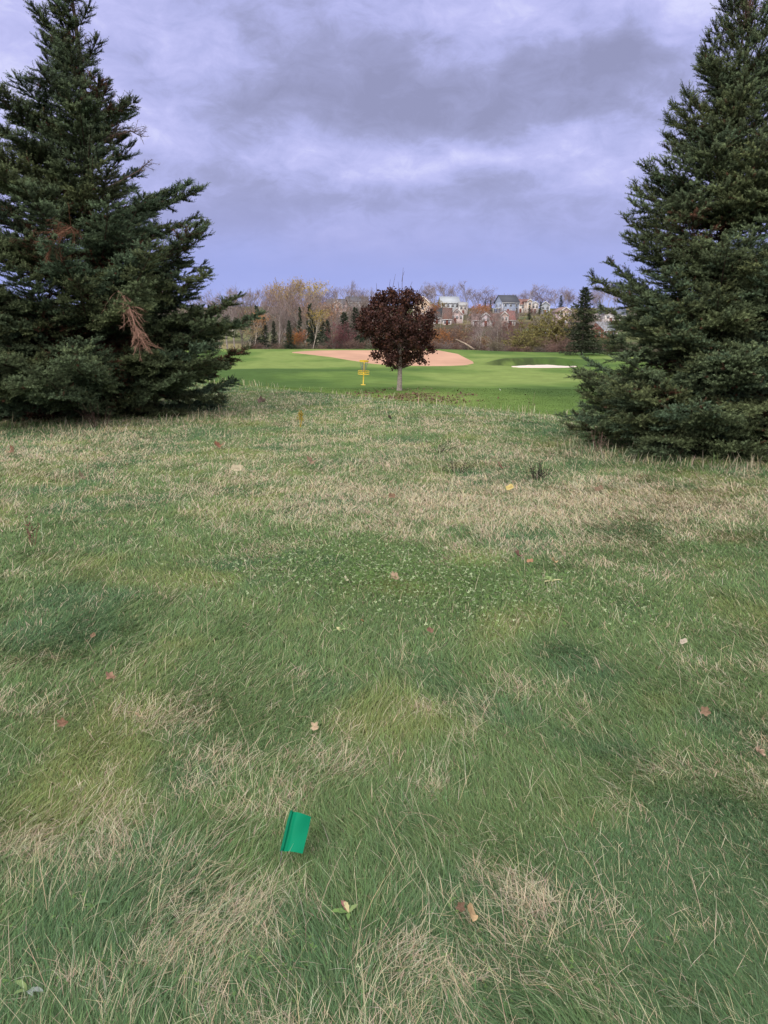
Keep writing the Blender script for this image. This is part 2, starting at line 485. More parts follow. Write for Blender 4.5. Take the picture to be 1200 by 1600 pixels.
FLAG_XY = gxy(462, 1318)
def scatter(count, d0, d1, p=1.0, spread=36):
    """positions with density falling as 1/d^2 times (a power) within a wide wedge in front of the camera"""
    u = RNG.random(count)
    d = d0 * (d1 / d0) ** u if p == 1 else (d0**(1 - p) + u * (d1**(1 - p) - d0**(1 - p))) ** (1 / (1 - p))
    a = np.radians((RNG.random(count) * 2 - 1) * spread)
    x = d * np.sin(a) + RNG.normal(0, .25, count); y = d * np.cos(a)
    return x, y, d
def flow(x, y):
    base = np.interp(x / np.maximum(y, .5), [-.6, -.25, 0, .15, .3, .6], [radians(62), radians(70), radians(95), radians(128), radians(140), radians(150)])
    return base + 2.4 * (fbm(x * .8, y * .8, 91, 3) - .5) + 3.0 * (fbm(x * 3.4, y * 3.4, 93, 2) - .5)

def jitter(c, n, amt=.18):
    b = 1 + RNG.normal(0, amt, n)[:, None]
    h = 1 + RNG.normal(0, .07, (n, 3))
    return np.clip(c * b * h, .004, .9)

g = Geo()
# short dense turf
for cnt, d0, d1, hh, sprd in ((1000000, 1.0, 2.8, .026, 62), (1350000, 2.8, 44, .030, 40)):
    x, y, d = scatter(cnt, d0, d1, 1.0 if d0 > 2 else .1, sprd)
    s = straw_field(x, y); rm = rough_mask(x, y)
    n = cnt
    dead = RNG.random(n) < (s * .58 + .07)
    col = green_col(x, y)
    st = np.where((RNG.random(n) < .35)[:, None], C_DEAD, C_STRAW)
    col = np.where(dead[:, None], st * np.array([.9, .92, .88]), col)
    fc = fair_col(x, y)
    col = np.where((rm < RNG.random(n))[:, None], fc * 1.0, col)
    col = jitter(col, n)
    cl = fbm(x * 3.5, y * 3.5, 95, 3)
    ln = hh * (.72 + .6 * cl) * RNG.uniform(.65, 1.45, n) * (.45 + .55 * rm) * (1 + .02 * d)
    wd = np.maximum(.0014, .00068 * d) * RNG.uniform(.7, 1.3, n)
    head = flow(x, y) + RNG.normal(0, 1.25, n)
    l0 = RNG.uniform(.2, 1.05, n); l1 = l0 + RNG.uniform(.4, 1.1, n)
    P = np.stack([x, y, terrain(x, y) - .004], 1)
    blades(P, head, l0, l1, ln, wd, col * .52, col * 1.26, g)  # root colour darkened to stand for the shade deep between blades
# longer lying blades, swept by the wind
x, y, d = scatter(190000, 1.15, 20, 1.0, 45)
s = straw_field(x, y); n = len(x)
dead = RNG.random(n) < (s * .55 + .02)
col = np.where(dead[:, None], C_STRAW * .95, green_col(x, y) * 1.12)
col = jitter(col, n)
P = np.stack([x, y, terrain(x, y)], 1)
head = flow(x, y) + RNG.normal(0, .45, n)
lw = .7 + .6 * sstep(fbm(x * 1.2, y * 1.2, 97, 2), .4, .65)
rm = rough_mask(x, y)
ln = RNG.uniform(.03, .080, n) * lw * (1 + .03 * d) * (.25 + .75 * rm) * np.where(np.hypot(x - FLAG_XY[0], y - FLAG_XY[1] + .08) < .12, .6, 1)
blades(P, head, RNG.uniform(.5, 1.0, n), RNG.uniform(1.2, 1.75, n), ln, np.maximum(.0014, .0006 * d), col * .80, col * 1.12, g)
# straw tangles: thin dry stalks lying criss-cross where the lawn is dead
x, y, d = scatter(460000, 1.15, 22, 1.0, 45)
s = straw_field(x, y); keep = RNG.random(len(x)) < (.015 + .8 * s ** 1.6)
x, y, d = x[keep], y[keep], d[keep]; n = len(x)
away = np.hypot(x - FLAG_XY[0], y - FLAG_XY[1] + .06) > .15
x, y, d = x[away], y[away], d[away]; n = len(x)
col = jitter(np.where((RNG.random(n) < .3)[:, None], C_DEAD * 1.05, C_STRAW * 1.12), n, .15)
P = np.stack([x, y, terrain(x, y) + .015], 1)
head = flow(x, y) + RNG.normal(0, 1.2, n)
blades(P, head, RNG.uniform(.7, 1.3, n), RNG.uniform(1.2, 1.8, n), RNG.uniform(.025, .080, n) * (1 + .03 * d) * (.4 + .6 * rough_mask(x, y)), np.maximum(.0011, .00052 * d), col * .85, col, g)
# single long bleached stalks
def long_stalks(cnt, d0, d1, l_lo, l_hi, straight):
    x, y, d = scatter(cnt, d0, d1, 1.0)
    k = (RNG.random(cnt) < .35 + straw_field(x, y)) & (rough_mask(x, y) > .5) & (np.hypot(x - FLAG_XY[0], y - FLAG_XY[1]) > .2)
    x, y, d = x[k], y[k], d[k]; n = len(x)
    col = jitter(np.broadcast_to(np.array([.56, .49, .33]), (n, 3)), n, .12)
    P = np.stack([x, y, terrain(x, y) + .02], 1)
    head = flow(x, y) + RNG.normal(0, .9, n)
    l0 = RNG.uniform(.35, 1.1, n) if not straight else RNG.uniform(.05, .5, n)
    l1 = l0 + (RNG.uniform(.2, .9, n) if not straight else RNG.uniform(.1, .5, n))
    blades(P, head, l0, l1, RNG.uniform(l_lo, l_hi, n), np.maximum(.0013, .00045 * d), col * .9, col, g)
long_stalks(2200, 1.15, 6, .06, .22, False)
long_stalks(2600, 6, 19, .12, .3, False)
long_stalks(700, 8, 19.5, .12, .30, True)
# stalks standing along the edge where the rough drops away, and round the spruce skirts
n = 1000
x = RNG.uniform(-9, 9, n); y = 20.0 - 1.2 * x + RNG.normal(0, 1.8, n); d = np.hypot(x, y)
k = (y > 6) & (fbm(x * .8, y * .8, 99, 3) > .47)
x, y, d = x[k], y[k], d[k]; n = len(x)
col = jitter(np.where((RNG.random(n) < .5)[:, None], C_STRAW, C_YEL * 1.1), n, .15)
blades(np.stack([x, y, terrain(x, y)], 1), RNG.uniform(0, 2 * pi, n), RNG.uniform(.0, .4, n), RNG.uniform(.3, 1.0, n), RNG.uniform(.08, .30, n), .0007 * d, col * .9, col, g)
for cx, cy, rad in ((-5.95, 15.9, 2.9), (4.7, 11.2, 2.1)):
    n = 1500
    a = RNG.uniform(pi, 2 * pi, n); r = rad * RNG.normal(1.0, .09, n)
    x = cx + r * np.cos(a); y = cy + r * np.sin(a)
    col = jitter(np.where((RNG.random(n) < .55)[:, None], C_STRAW * .85, green_col(x, y)), n, .2)
    blades(np.stack([x, y, terrain(x, y)], 1), RNG.uniform(0, 2 * pi, n), RNG.uniform(.0, .5, n), RNG.uniform(.4, 1.2, n), RNG.uniform(.08, .26, n) * (RNG.random(n)**.8), np.full(n, .0007 * 12), col * .8, col, g)
tag(g.build('grass', M_GRASS), kind='stuff')
del g

# ------------------------------------------------------------------ spruces
def unit(v):
    return v / (np.linalg.norm(v, axis=-1, keepdims=True) + 1e-12)

def shoots_to_needles(P, D, Ln, C, K, nl, nw, g, rng):
    """every shoot becomes a bottle brush of K narrow leaf faces round its axis"""
    n = len(P)
    ref = np.tile(np.array([0.13, .31, .94]), (n, 1))
    A = unit(np.cross(D, ref)); B = np.cross(D, A)
    t = (np.arange(K)[None] + rng.random((n, K))) / K
    th = np.arange(K)[None] * 2.399 + rng.random((n, 1)) * 6.28
    rad = np.cos(th)[..., None] * A[:, None] + np.sin(th)[..., None] * B[:, None]
    base = P[:, None] + D[:, None] * (Ln[:, None] * t * .93)[..., None]
    out = unit(D[:, None] * .75 + rad)
    tip = base + out * (nl * (1.15 - .45 * t) * rng.uniform(.8, 1.2, (n, K)))[..., None]
    side = unit(np.cross(out, D[:, None])) * (nw * .5)
    V = np.stack([base - side, base + side, tip], 2).reshape(-1, 3)
    f = np.arange(n * K * 3).reshape(-1, 3)
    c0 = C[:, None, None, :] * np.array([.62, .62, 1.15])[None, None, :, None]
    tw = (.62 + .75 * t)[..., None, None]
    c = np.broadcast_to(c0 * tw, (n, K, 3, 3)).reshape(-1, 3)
    g.add(V, f, c)

def spruce(name, label, X0, Y0, H, prof, seed, n_br, nl, nw, K, green, density=None, group=None, lean=0.0, sh_len=(.06, .11), e_top=48, e_low=-6, rvar=(.80, 1.08), brown_p=.05):
    rng = np.random.default_rng(seed)
    z0 = tz(X0, Y0)
    root = tag(empty(name, (X0, Y0, z0)), label, 'tree', group)
    zs = np.linspace(-.15, H, 16)
    wob = lambda z: np.array([.05 * np.sin(z * 1.1 + seed) + lean * z, .05 * np.cos(z * .9), 0])
    P = np.array([[0, 0, z] for z in zs]) + np.array([wob(z) for z in zs])
    gt = Geo()
    gt.tube(P, np.interp(zs, [-.15, .2, H * .6, H], [.025 * H, .018 * H, .009 * H, .006]), 9, (.085, .062, .05))
    gt.build('trunk', M_BARK, root, True)
    gl = Geo(); gc = Geo()
    SP, SD, SL, SC = [], [], [], []
    dead_c = np.array([.13, .065, .04])
    for b in range(n_br):
        zt = H * (b + rng.random()) / n_br
        zt = .05 * H + .94 * H * (zt / H) ** 1.28 if b > n_br * .04 else rng.uniform(.06, .10 * H)
        a = rng.uniform(0, 2 * pi)
        if sin(a) > .3 and rng.random() < .35: a = -a          # a few more on the lit, open side
        side = cos(a)
        R = prof(zt, side) * rng.uniform(*rvar) * (1 if rng.random() < .88 else .6)
        if R < .04: continue
        dn = 1.0 if density is None else density(zt, a, R)
        if dn <= 0: continue
        rel = zt / H
        el_ = radians(np.interp(rel, [0, .25, .6, 1], [e_low, 8, 26, e_top]) + rng.normal(0, 6))
        z_o = zt - R * tan(el_)
        z_o = min(max(z_o, .12), H - .03)
        hd = np.array([cos(a), sin(a), 0.])
        s = np.linspace(0, 1, 9)
        sag = .10 * R * np.sin(s * pi) * (1 if rel < .5 else .3)
        sidew = rng.normal(0, .06) * R
        perp = np.array([-sin(a), cos(a), 0.])
        Pb = wob(z_o)[None] + hd[None] * (s * R)[:, None] + perp[None] * (sidew * s**2)[:, None]
        Pb[:, 2] = z_o + (zt - z_o) * s**1.25 - sag
        Pb[:, 2] = np.maximum(Pb[:, 2], .09)
        r0 = .006 + .011 * R
        gl.tube(Pb, np.linspace(r0, .003, 9), 4, (.10, .07, .055))
        LB = np.linalg.norm(np.diff(Pb, axis=0), axis=1).sum()
        back = sin(a) > .45
        step = .052 if not back else .070
        m = max(3, int(LB / step))
        sl = np.linspace(.10, .985, m) + rng.uniform(-.01, .01, m)
        start = np.stack([np.interp(sl, s, Pb[:, k]) for k in range(3)], 1)
        tan_ = unit(np.stack([np.interp(sl, s, np.gradient(Pb[:, k])) for k in range(3)], 1))
        sg = np.where(np.arange(m) % 2 == 0, 1., -1.)
        perp2 = unit(np.cross(tan_, np.array([0, 0, 1.])))
        ang = np.radians(rng.uniform(42, 66, m))
        ld = tan_ * np.cos(ang)[:, None] + perp2 * (sg * np.sin(ang))[:, None]
        ld[:, 2] += rng.normal(.04, .20, m) + (.10 if rel > .5 else -.05)
        ld = unit(ld)
        ll = np.minimum(.62, .46 * R + .05) * (1.02 - sl)**.46 * rng.uniform(.55, 1.2, m) * np.clip(.35 + sl * 1.6, 0, 1) + .07
        ll *= (rng.random(m) < dn)
        bare = (sl < .30 * rng.uniform(.6, 1.4)) & (R > .5)
        brbright = rng.uniform(.72, 1.25); brhue = rng.random()
        brown = rng.random() < brown_p
        # shoots on the laterals
        for kind in (0, 1, 2, 3):
            sp = (.040, .040, .055, .085)[kind]
            cnt = np.maximum((ll / sp).astype(int), 0)
            idx = np.repeat(np.arange(m), cnt)
            if not len(idx): continue
            u = (np.concatenate([np.arange(c) for c in cnt]) + rng.random(len(idx))) / cnt[idx]
            u = np.clip(u * 1.02, 0, 1)
            q = start[idx] + ld[idx] * (ll[idx] * u)[:, None]
            q[:, 2] -= .06 * (ll[idx] * u)
            p3 = unit(np.cross(ld[idx], np.array([0, 0, 1.])))
            if kind == 2:
                dd = ld[idx] + rng.normal(0, .12, (len(idx), 3))
            elif kind == 3:
                dd = ld[idx] * .7 + np.array([0, 0, .8]) + rng.normal(0, .25, (len(idx), 3))
            else:
                dd = ld[idx] * .85 + p3 * (.7 if kind else -.7) + rng.normal(0, .22, (len(idx), 3)) + np.array([0, 0, .10])
            dd = unit(dd)
            lnn = rng.uniform(*sh_len, len(idx)) * (.75 + .5 * u)
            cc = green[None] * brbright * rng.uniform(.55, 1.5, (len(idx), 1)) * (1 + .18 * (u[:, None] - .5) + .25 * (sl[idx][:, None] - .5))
            cc = cc * (1 + (brhue - .5) * np.array([[.30, .06, -.25]]))
            bm = (bare[idx] & (rng.random(len(idx)) < .75)) | (rng.random(len(idx)) < (.5 if brown else .012))
            keep = ~(bare[idx] & (rng.random(len(idx)) < .55))
            cc = np.where(bm[:, None], dead_c * rng.uniform(.5, 1.3, (len(idx), 1)), cc)
            SP.append(q[keep]); SD.append(dd[keep]); SL.append(lnn[keep]); SC.append(cc[keep])
        # fingers at the branch tip, pointing up and out
        m2 = int(3 + 3 * min(R, 1.2)) + (5 if rel > .5 else 0)
        st = rng.uniform(.55, 1.0, m2); st[:2] = 1
        q = np.stack([np.interp(st, s, Pb[:, k]) for k in range(3)], 1)
        td = unit(Pb[-1] - Pb[-3])
        up = .35 + .5 * rel
        for rep in range(3):
            dd = unit(td + rng.normal(0, .28, (m2, 3)) + np.array([0, 0, up]))
            lf = rng.uniform(.09, .16, m2) * (.6 + .9 * rel)
            for part in range(2):
                SP.append(q + dd * (lf * part * .5)[:, None]); SD.append(dd); SL.append(lf * .55)
                SC.append(np.tile(green * brbright * 1.1, (m2, 1)) * rng.uniform(.8, 1.2, (m2, 1)))
    SP, SD, SL, SC = map(np.concatenate, (SP, SD, SL, SC))
    SP[:, 2] = np.maximum(SP[:, 2], .03)
    # bark-coloured stem of each shoot
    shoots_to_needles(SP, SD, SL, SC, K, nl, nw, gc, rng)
    A = unit(np.cross(SD, np.array([.2, .1, .97]))) * .0022
    nS = len(SP)
    gl.add(np.stack([SP - A, SP + A, SP + SD * SL[:, None]], 1).reshape(-1, 3), np.arange(nS * 3).reshape(-1, 3), np.array([.12, .075, .05]))
    gl.build('limbs', M_BARK, root)
    gc.build('crown', M_NEEDLE, root)
    print(name, 'shoots', nS)
    return root

def edge_profile(X0, Y0, table, sgn):
    zz_, rr_ = [], []
    for py, px in table:
        p = at(px, py, Y0)
        zz_.append(p[2] - tz(X0, Y0)); rr_.append(max((p[0] - X0) * sgn, .03))
    o = np.argsort(zz_)
    zz_ = np.array(zz_)[o]; rr_ = np.array(rr_)[o]
    return lambda z: float(np.interp(z, zz_, rr_))

# right: dense cone with a thin, almost bare leader
YR = 11.2; XR = float(at(1102, 700, YR)[0])
pR = edge_profile(XR, YR, [(-60, 1168), (-30, 1150), (0, 1128), (70, 1080), (130, 1072), (180, 1035), (235, 1018), (262, 1003), (315, 992), (345, 985), (385, 958), (425, 928), (450, 938), (500, 944), (540, 932), (570, 916), (590, 886), (640, 884), (682, 888), (700, 905)], -1)
HR = at(1172, -62, YR)[2] - tz(XR, YR)
def profR(z, side):
    v = pR(z)
    k = np.interp(z / HR, [.3, .42, 1], [1.0, .91, .90])
    return v * k * (1 if side < .2 else .96)
def densR(z, a, R):
    if z > HR * .91: return .22
    if z > HR * .84: return .7
    return 1.0
spruce('spruce_tree', 'dense cone shaped spruce with upturned twig tips on the side of the white bunker', XR, YR, HR, profR, 21, 330,
       .026, .0105, 13, np.array([.116, .154, .078]), densR, 'two big spruces flanking the lawn')
# left: taller and ragged, with gaps of sky between long limbs
YL = 15.8; XL = float(at(163, 600, YL)[0])
pL1 = edge_profile(XL, YL, [(-90, 105), (-60, 122), (0, 148), (45, 140), (75, 165), (100, 218), (130, 226), (170, 215), (205, 208), (222, 232), (240, 252), (262, 225), (285, 300), (315, 312), (345, 322), (375, 346), (400, 352), (425, 340), (455, 382), (500, 388), (535, 372), (570, 360), (600, 356), (630, 350), (648, 310)], 1)
pL0 = edge_profile(XL, YL, [(-90, 95), (-60, 75), (0, 52), (25, 32), (60, 55), (95, 62), (130, 40), (150, 5), (200, -25), (300, -90), (400, -140), (500, -180), (600, -190), (650, -150)], -1)
HL = at(104, -95, YL)[2] - tz(XL, YL)
def profL(z, side):
    k = (side + 1) / 2
    return pL0(z) * (1 - k) + pL1(z) * k if abs(side) < .5 else (pL1(z) if side > 0 else pL0(z))
Z_REC0 = at(180, 530, 13.2)[2] - tz(XL, YL); Z_REC1 = at(180, 442, 13.2)[2] - tz(XL, YL)
def densL(z, a, R):
    py_gap0 = at(230, 200, YL)[2]; py_gap1 = at(230, 275, YL)[2]
    if cos(a) > .3 and py_gap1 < z < py_gap0: return .15
    if sin(a) < -.25 and abs(cos(a) - .12) < .30 and Z_REC0 < z < Z_REC1: return 0
    n = float(fbm(np.array([a * 1.6]), np.array([z * 1.5]), 3, 2)[0])
    if z > HL * .42 and n < (.45 if z > HL * .52 else .40): return 0
    lo = 1 if z < HL * .32 else .6 if z < HL * .45 else .12
    return float(np.clip((n - .22) * 3.4, lo, 1))
left = spruce('spruce_tree', 'ragged spruce with sky gaps between its limbs and a dead branch hanging at its trunk', XL, YL, HL, profL, 8, 345,
       .036, .0140, 12, np.array([.090, .122, .062]), densL, 'two big spruces flanking the lawn', sh_len=(.08, .14), e_top=50, e_low=-8, rvar=(.60, 1.16), brown_p=.09)

def fan_branch(name, pts, r0, n_tw, tw_len, col, parent, origin, seed, wid=.004, spread=.5, fall=-.3, lab=None):
    rng = np.random.default_rng(seed)
    g = Geo(); P = np.array(pts) - origin
    g.tube(P, np.linspace(r0, .006, len(P)), 5, col, True)
    s = np.linspace(0, 1, len(P))
    for k in range(n_tw):
        u = rng.uniform(.12, 1)
        q = np.array([np.interp(u, s, P[:, i]) for i in range(3)])
        t = unit(P[-1] - P[0])
        d = unit(t + rng.normal(0, spread, 3)); 
        ln = tw_len * rng.uniform(.4, 1.1) * (1.25 - .6 * u)
        pp = [q]
        for j in range(4):
            d = unit(d + rng.normal(0, .12, 3) + np.array([0, 0, fall * .25])); pp.append(pp[-1] + d * ln / 4)
        pp = np.array(pp)
        g.tube(pp, np.linspace(wid, wid * .4, 5), 3, np.array(col) * rng.uniform(.8, 1.15))
        m = 16
        uu = rng.uniform(.2, 1, m)
        q2 = np.stack([np.interp(uu, np.linspace(0, 1, 5), pp[:, i]) for i in range(3)], 1)
        d2 = unit(np.tile(d, (m, 1)) + rng.normal(0, .55, (m, 3)))
        l2 = rng.uniform(.05, .16, m) * tw_len * 1.6
        A = unit(np.cross(d2, np.array([.3, .9, .1]))) * wid * .45
        g.add(np.stack([q2 - A, q2 + A, q2 + d2 * l2[:, None]], 1).reshape(-1, 3), np.arange(m * 3).reshape(-1, 3), np.array(col) * rng.uniform(.85, 1.2))
    o = g.build(name, M_BARK, parent)
    if lab: o['label'] = lab
    return o
oL = np.array([XL, YL, tz(XL, YL)])
oR = np.array([XR, YR, tz(XR, YR)])
RIGHT = [o for o in bpy.data.objects if o.name == 'spruce_tree'][0]
fan_branch('bare_leader', [at(1158, 75, YR), at(1164, 30, YR), at(1168, -10, YR), at(1171, -55, YR)], .016, 90, .34, (.30, .19, .17), RIGHT, oR, 14, wid=.0055, spread=.55, fall=.35, lab='thin pinkish bare top twigs')
fan_branch('dead_branch', [at(176, 450, 14.6), at(190, 458, 13.8), at(202, 480, 13.3), at(211, 508, 13.1), at(222, 538, 13.0)], .022, 60, .5, (.34, .20, .15), left, oL, 4, wid=.005, spread=.38, fall=-.5, lab='dead pinkish brown branch hanging down')
fan_branch('dead_branch', [at(130, 368, 14.6), at(112, 355, 13.8), at(92, 366, 13.4), at(75, 395, 13.3)], .018, 44, .5, (.17, .085, .055), left, oL, 5, wid=.005, spread=.6, fall=-.5, lab='rusty brown dead branch')
# long half-bare limb reaching into the sky gap
fan_branch('bare_branch', [at(140, 232, 15.5), at(175, 212, 15.2), at(205, 205, 15.1), at(222, 214, 15.1)], .02, 34, .34, (.16, .12, .11), left, oL, 6, wid=.005, spread=.7, fall=0.0)
fan_branch('bare_branch', [at(150, 300, 15.5), at(185, 285, 15.2), at(215, 268, 15.1), at(236, 250, 15.0)], .02, 24, .3, (.16, .12, .11), left, oL, 7, wid=.005, spread=.6, fall=.1)

# ------------------------------------------------------------------ maple on the fairway edge
def maple():
    rng = np.random.default_rng(31)
    Ym = 42.0
    X0 = at(624, 607, Ym)[0]; z0 = tz(X0, Ym)
    sc = Ym / 1202.0 * 1.0
    root = tag(empty('maple_tree', (X0, Ym, z0)), 'small round headed maple with dark maroon leaves on the fairway edge', 'tree')
    zpx = lambda py: at(624, py, Ym)[2] - z0
    gt = Geo()
    zs = np.array([-.1, 0, .15, .8, 1.6, 3.0, zpx(460)])
    gt.tube([[0.03 * sin(z), 0, z] for z in zs], [.2, .17, .145, .125, .115, .075, .015], 10, (.30, .25, .225))
    gl = Geo()
    # lobes of the crown: pixel centre, radius in px, depth offset
    lobes = [(571, 489, 8, .2), (583, 473, 8, -.2), (640, 462, 8, 0), (612, 461, 8, .2), (669, 492, 9, .1), (677, 520, 6, 0), (563, 512, 6, .1), (589, 558, 8, 0), (657, 561, 8, .2), (622, 480, 26, 0), (600, 482, 26, -.3), (648, 484, 24, .2), (590, 500, 27, .3), (580, 505, 20, -.4), (612, 508, 32, -.9), (640, 505, 30, -.7), (660, 515, 20, .1),
             (600, 530, 28, .2), (625, 532, 32, -.5), (650, 530, 24, .5), (664, 526, 10, -.2), (612, 550, 22, -.2), (634, 552, 22, .2), (601, 546, 13, .6), (652, 546, 11, -.3),
             (624, 566, 12, 0), (609, 562, 13, -.4), (640, 560, 11, .2), (590, 538, 13, .3), (662, 540, 12, .2), (672, 548, 7, -.2), (583, 520, 12, .1), (652, 468, 10, .2), (596, 463, 8, 0), (612, 470, 18, .4), (636, 468, 18, -.3), (572, 500, 12, .1), (620, 510, 30, 1.0), (600, 505, 26, 1.2), (645, 515, 24, 1.1), (592, 475, 12, 0), (672, 500, 8, .3), (672, 513, 8, 0), (562, 507, 7, 0)]
    LP = []
    for lx, ly, lr, ld in lobes:
        c = at(lx, ly, Ym + ld) - np.array([X0, Ym, z0]); r = lr * sc
        # limb into each lobe
        st = np.array([0, 0, max(1.15, min(c[2] - .45 * np.hypot(c[0], c[1]) - .3, 3.4))])
        mid = (st + c) / 2 + np.array([0, 0, -.08]); 
        gl.tube([st, mid, c], [.045, .03, .012], 5, (.10, .07, .06))
        ncl = int(10.5 * (lr / 20)**2) + 4
        for k in range(ncl):
            v = unit(rng.normal(0, 1, 3)); rr = r * rng.uniform(.4, 1.10)
            q = c + v * rr * np.array([1, 1, .92])
            gl.tube([c + (q - c) * .1, q], [.010, .004], 3, (.10, .07, .06))
            m = int(rng.uniform(22, 46))
            LP.append(q + rng.normal(0, .10, (m, 3)))
    LP = np.concatenate(LP); n = len(LP)
    sz = rng.uniform(.045, .085, n)
    d = unit(rng.normal(0, 1, (n, 3)) + np.array([0, 0, -.5])); A = unit(np.cross(d, rng.normal(0, 1, (n, 3)))); 
    tp = LP + d * sz[:, None] * 1.0; bt = LP - d * sz[:, None] * .8
    Bn = np.cross(A, d) * (sz * .25)[:, None]
    V = np.stack([bt, LP + A * sz[:, None] * .75 + Bn, tp, LP - A * sz[:, None] * .75 + Bn], 1).reshape(-1, 3)
    base = np.array([.066, .027, .022])
    c = base * rng.uniform(.55, 1.5, (n, 1)); red = rng.random(n) < .12
    c[red] = np.array([.13, .05, .028]) * rng.uniform(.7, 1.2, (red.sum(), 1))
    gc = Geo(); gc.add(V, np.arange(n * 4).reshape(-1, 4), np.repeat(c, 4, 0))
    # bare leaders above the crown
    for px0, py0, px1, py1 in ((612, 470, 618, 428), (628, 468, 630, 418), (606, 470, 610, 436), (590, 470, 588, 442), (644, 470, 660, 446), (634, 470, 644, 440), (624, 465, 622, 440), (628, 440, 632, 424)):
        a = at(px0, py0, Ym) - [X0, Ym, z0]; b = at(px1, py1, Ym + rng.uniform(-.4, .4)) - [X0, Ym, z0]
        gl.tube([a, (a + b) / 2 + rng.normal(0, .03, 3), b], [.016, .012, .005], 4, (.13, .085, .075))
    gt.build('trunk', M_BARK, root, True); gl.build('limbs', M_BARK, root); gc.build('crown', M_LEAF, root)
    print('maple leaves', n)
maple()

# leaf litter under the maple
def litter():
    rng = np.random.default_rng(77)
    n = 1500
    px = np.concatenate([rng.normal(625, 45, n // 2), rng.normal(680, 45, n // 2)])
    Y = rng.normal(38.5, 2.6, n); Y[n // 2:] -= 1.5
    x = (px - 600) / 1202 * Y
    k = (Y > 30) & (Y < 46) & (fbm(x * .9, Y * .5, 14, 3) > .45)
    x, Y = x[k], Y[k]; n = len(x)
    P = np.stack([x, Y, terrain(x, Y) + rng.uniform(.035, .07, n)], 1)
    d = unit(rng.normal(0, 1, (n, 3)) * np.array([1, 1, .35])); A = unit(np.cross(d, np.array([0, 0, 1.]) + rng.normal(0, .3, (n, 3))))
    sz = rng.uniform(.045, .08, n)[:, None]
    V = np.stack([P - d * sz, P + A * sz * .7, P + d * sz, P - A * sz * .7], 1).reshape(-1, 3)
    c = np.where(rng.random((n, 1)) < .5, np.array([[.11, .055, .035]]), np.array([[.20, .12, .075]])) * rng.uniform(.6, 1.3, (n, 1))
    g = Geo(); g.add(V, np.arange(n * 4).reshape(-1, 4), np.repeat(c, 4, 0))
    tag(g.build('leaf_litter', M_LEAF), kind='stuff')
litter()

# ------------------------------------------------------------------ disc golf basket
M_YEL = mat('yellow_paint', (.86, .58, .05), attr=False, rough=.45, spec=.4, nscale=9, namp=.12)
M_CHAIN = mat('galvanised_steel', (.34, .35, .40), attr=False, rough=.4, metal=.6)
M_DARKM = mat('dark_steel', (.06, .06, .06), attr=False, rough=.5)
def ring(g, r, z, t, n=28, cx=0, cy=0, tt=None):
    th = np.linspace(0, 2 * pi, n + 1)
    g.tube(np.stack([cx + r * np.cos(th), cy + r * np.sin(th), np.full(n + 1, z)], 1), t, 6)
def disc_basket():
    Yb = 46.5
    p = at(567.5, 598, Yb); X0 = p[0]; z0 = tz(X0, Yb)
    H = at(569, 563, Yb)[2] - z0; k = H / 1.38
    print('basket height', H, 'ground err px', (p[2] - z0) / Yb * 1202)
    root = tag(empty('disc_golf_basket', (X0, Yb, z0)), 'yellow disc golf basket with hanging chains on the fairway left of the maple', 'disc golf basket')
    root.rotation_euler = (0, radians(2.5), 0)
    g = Geo(); g.tube([[0, 0, -.02], [0, 0, 1.34 * k]], .033, 10, cap=True); g.build('pole', M_YEL, root, True)
    g = Geo(); g.tube([[0, 0, 0], [0, 0, .03]], .14, 16, cap=True); g.build('base_plate', M_YEL, root)
    R = .33; g = Geo(); zl, zu = .60 * k, .80 * k
    for z in (zl, (zl + zu) / 2, zu): ring(g, R, z, .012 if z != zl else .014)
    for i in range(20):
        a = i / 20 * 2 * pi
        g.tube([[R * cos(a), R * sin(a), zl], [R * cos(a), R * sin(a), zu]], .005, 4)
        g.tube([[R * cos(a), R * sin(a), zl], [.03 * cos(a), .03 * sin(a), zl - .01]], .005, 4)
    ring(g, R * .5, zl - .004, .005)
    g.build('basket_tray', M_YEL, root)
    # numbered plate rim around the tray, open at the wires
    g = Geo(); R2 = .27; z1, z2 = 1.30 * k, 1.38 * k
    th = np.linspace(0, 2 * pi, 33)
    for rr_, a, b in ((R2, z1, z2), (R2 - .004, z2, z1)):
        v = np.concatenate([np.stack([rr_ * np.cos(th), rr_ * np.sin(th), np.full(33, a)], 1), np.stack([rr_ * np.cos(th), rr_ * np.sin(th), np.full(33, b)], 1)])
        i = np.arange(32); g.add(v, np.stack([i, i + 1, i + 34, i + 33], 1))
    ring(g, R2, z1, .009); ring(g, R2, z2, .009)
    for i in range(6):
        a = i / 6 * 2 * pi; g.tube([[0, 0, 1.34 * k], [R2 * cos(a), R2 * sin(a), z1 + .03]], .007, 4)
    g.build('top_band', M_YEL, root)
    for rad0, cnt, off in ((.235, 12, 0), (.13, 6, .26)):
        for i in range(cnt):
            a = i / cnt * 2 * pi + off
            s = np.linspace(0, 1, 13)
            rr_ = rad0 + (.045 - rad0) * s**1.6; z = z1 + (.74 * k - z1) * s
            P = np.stack([rr_ * np.cos(a), rr_ * np.sin(a), z], 1)
            P[1::2, 0] += .006 * sin(a); P[1::2, 1] -= .006 * cos(a)
            gg = Geo(); gg.tube(P, np.where(np.arange(13) % 2, .009, .005), 5)
            gg.build('chain', M_CHAIN, root)
disc_basket()

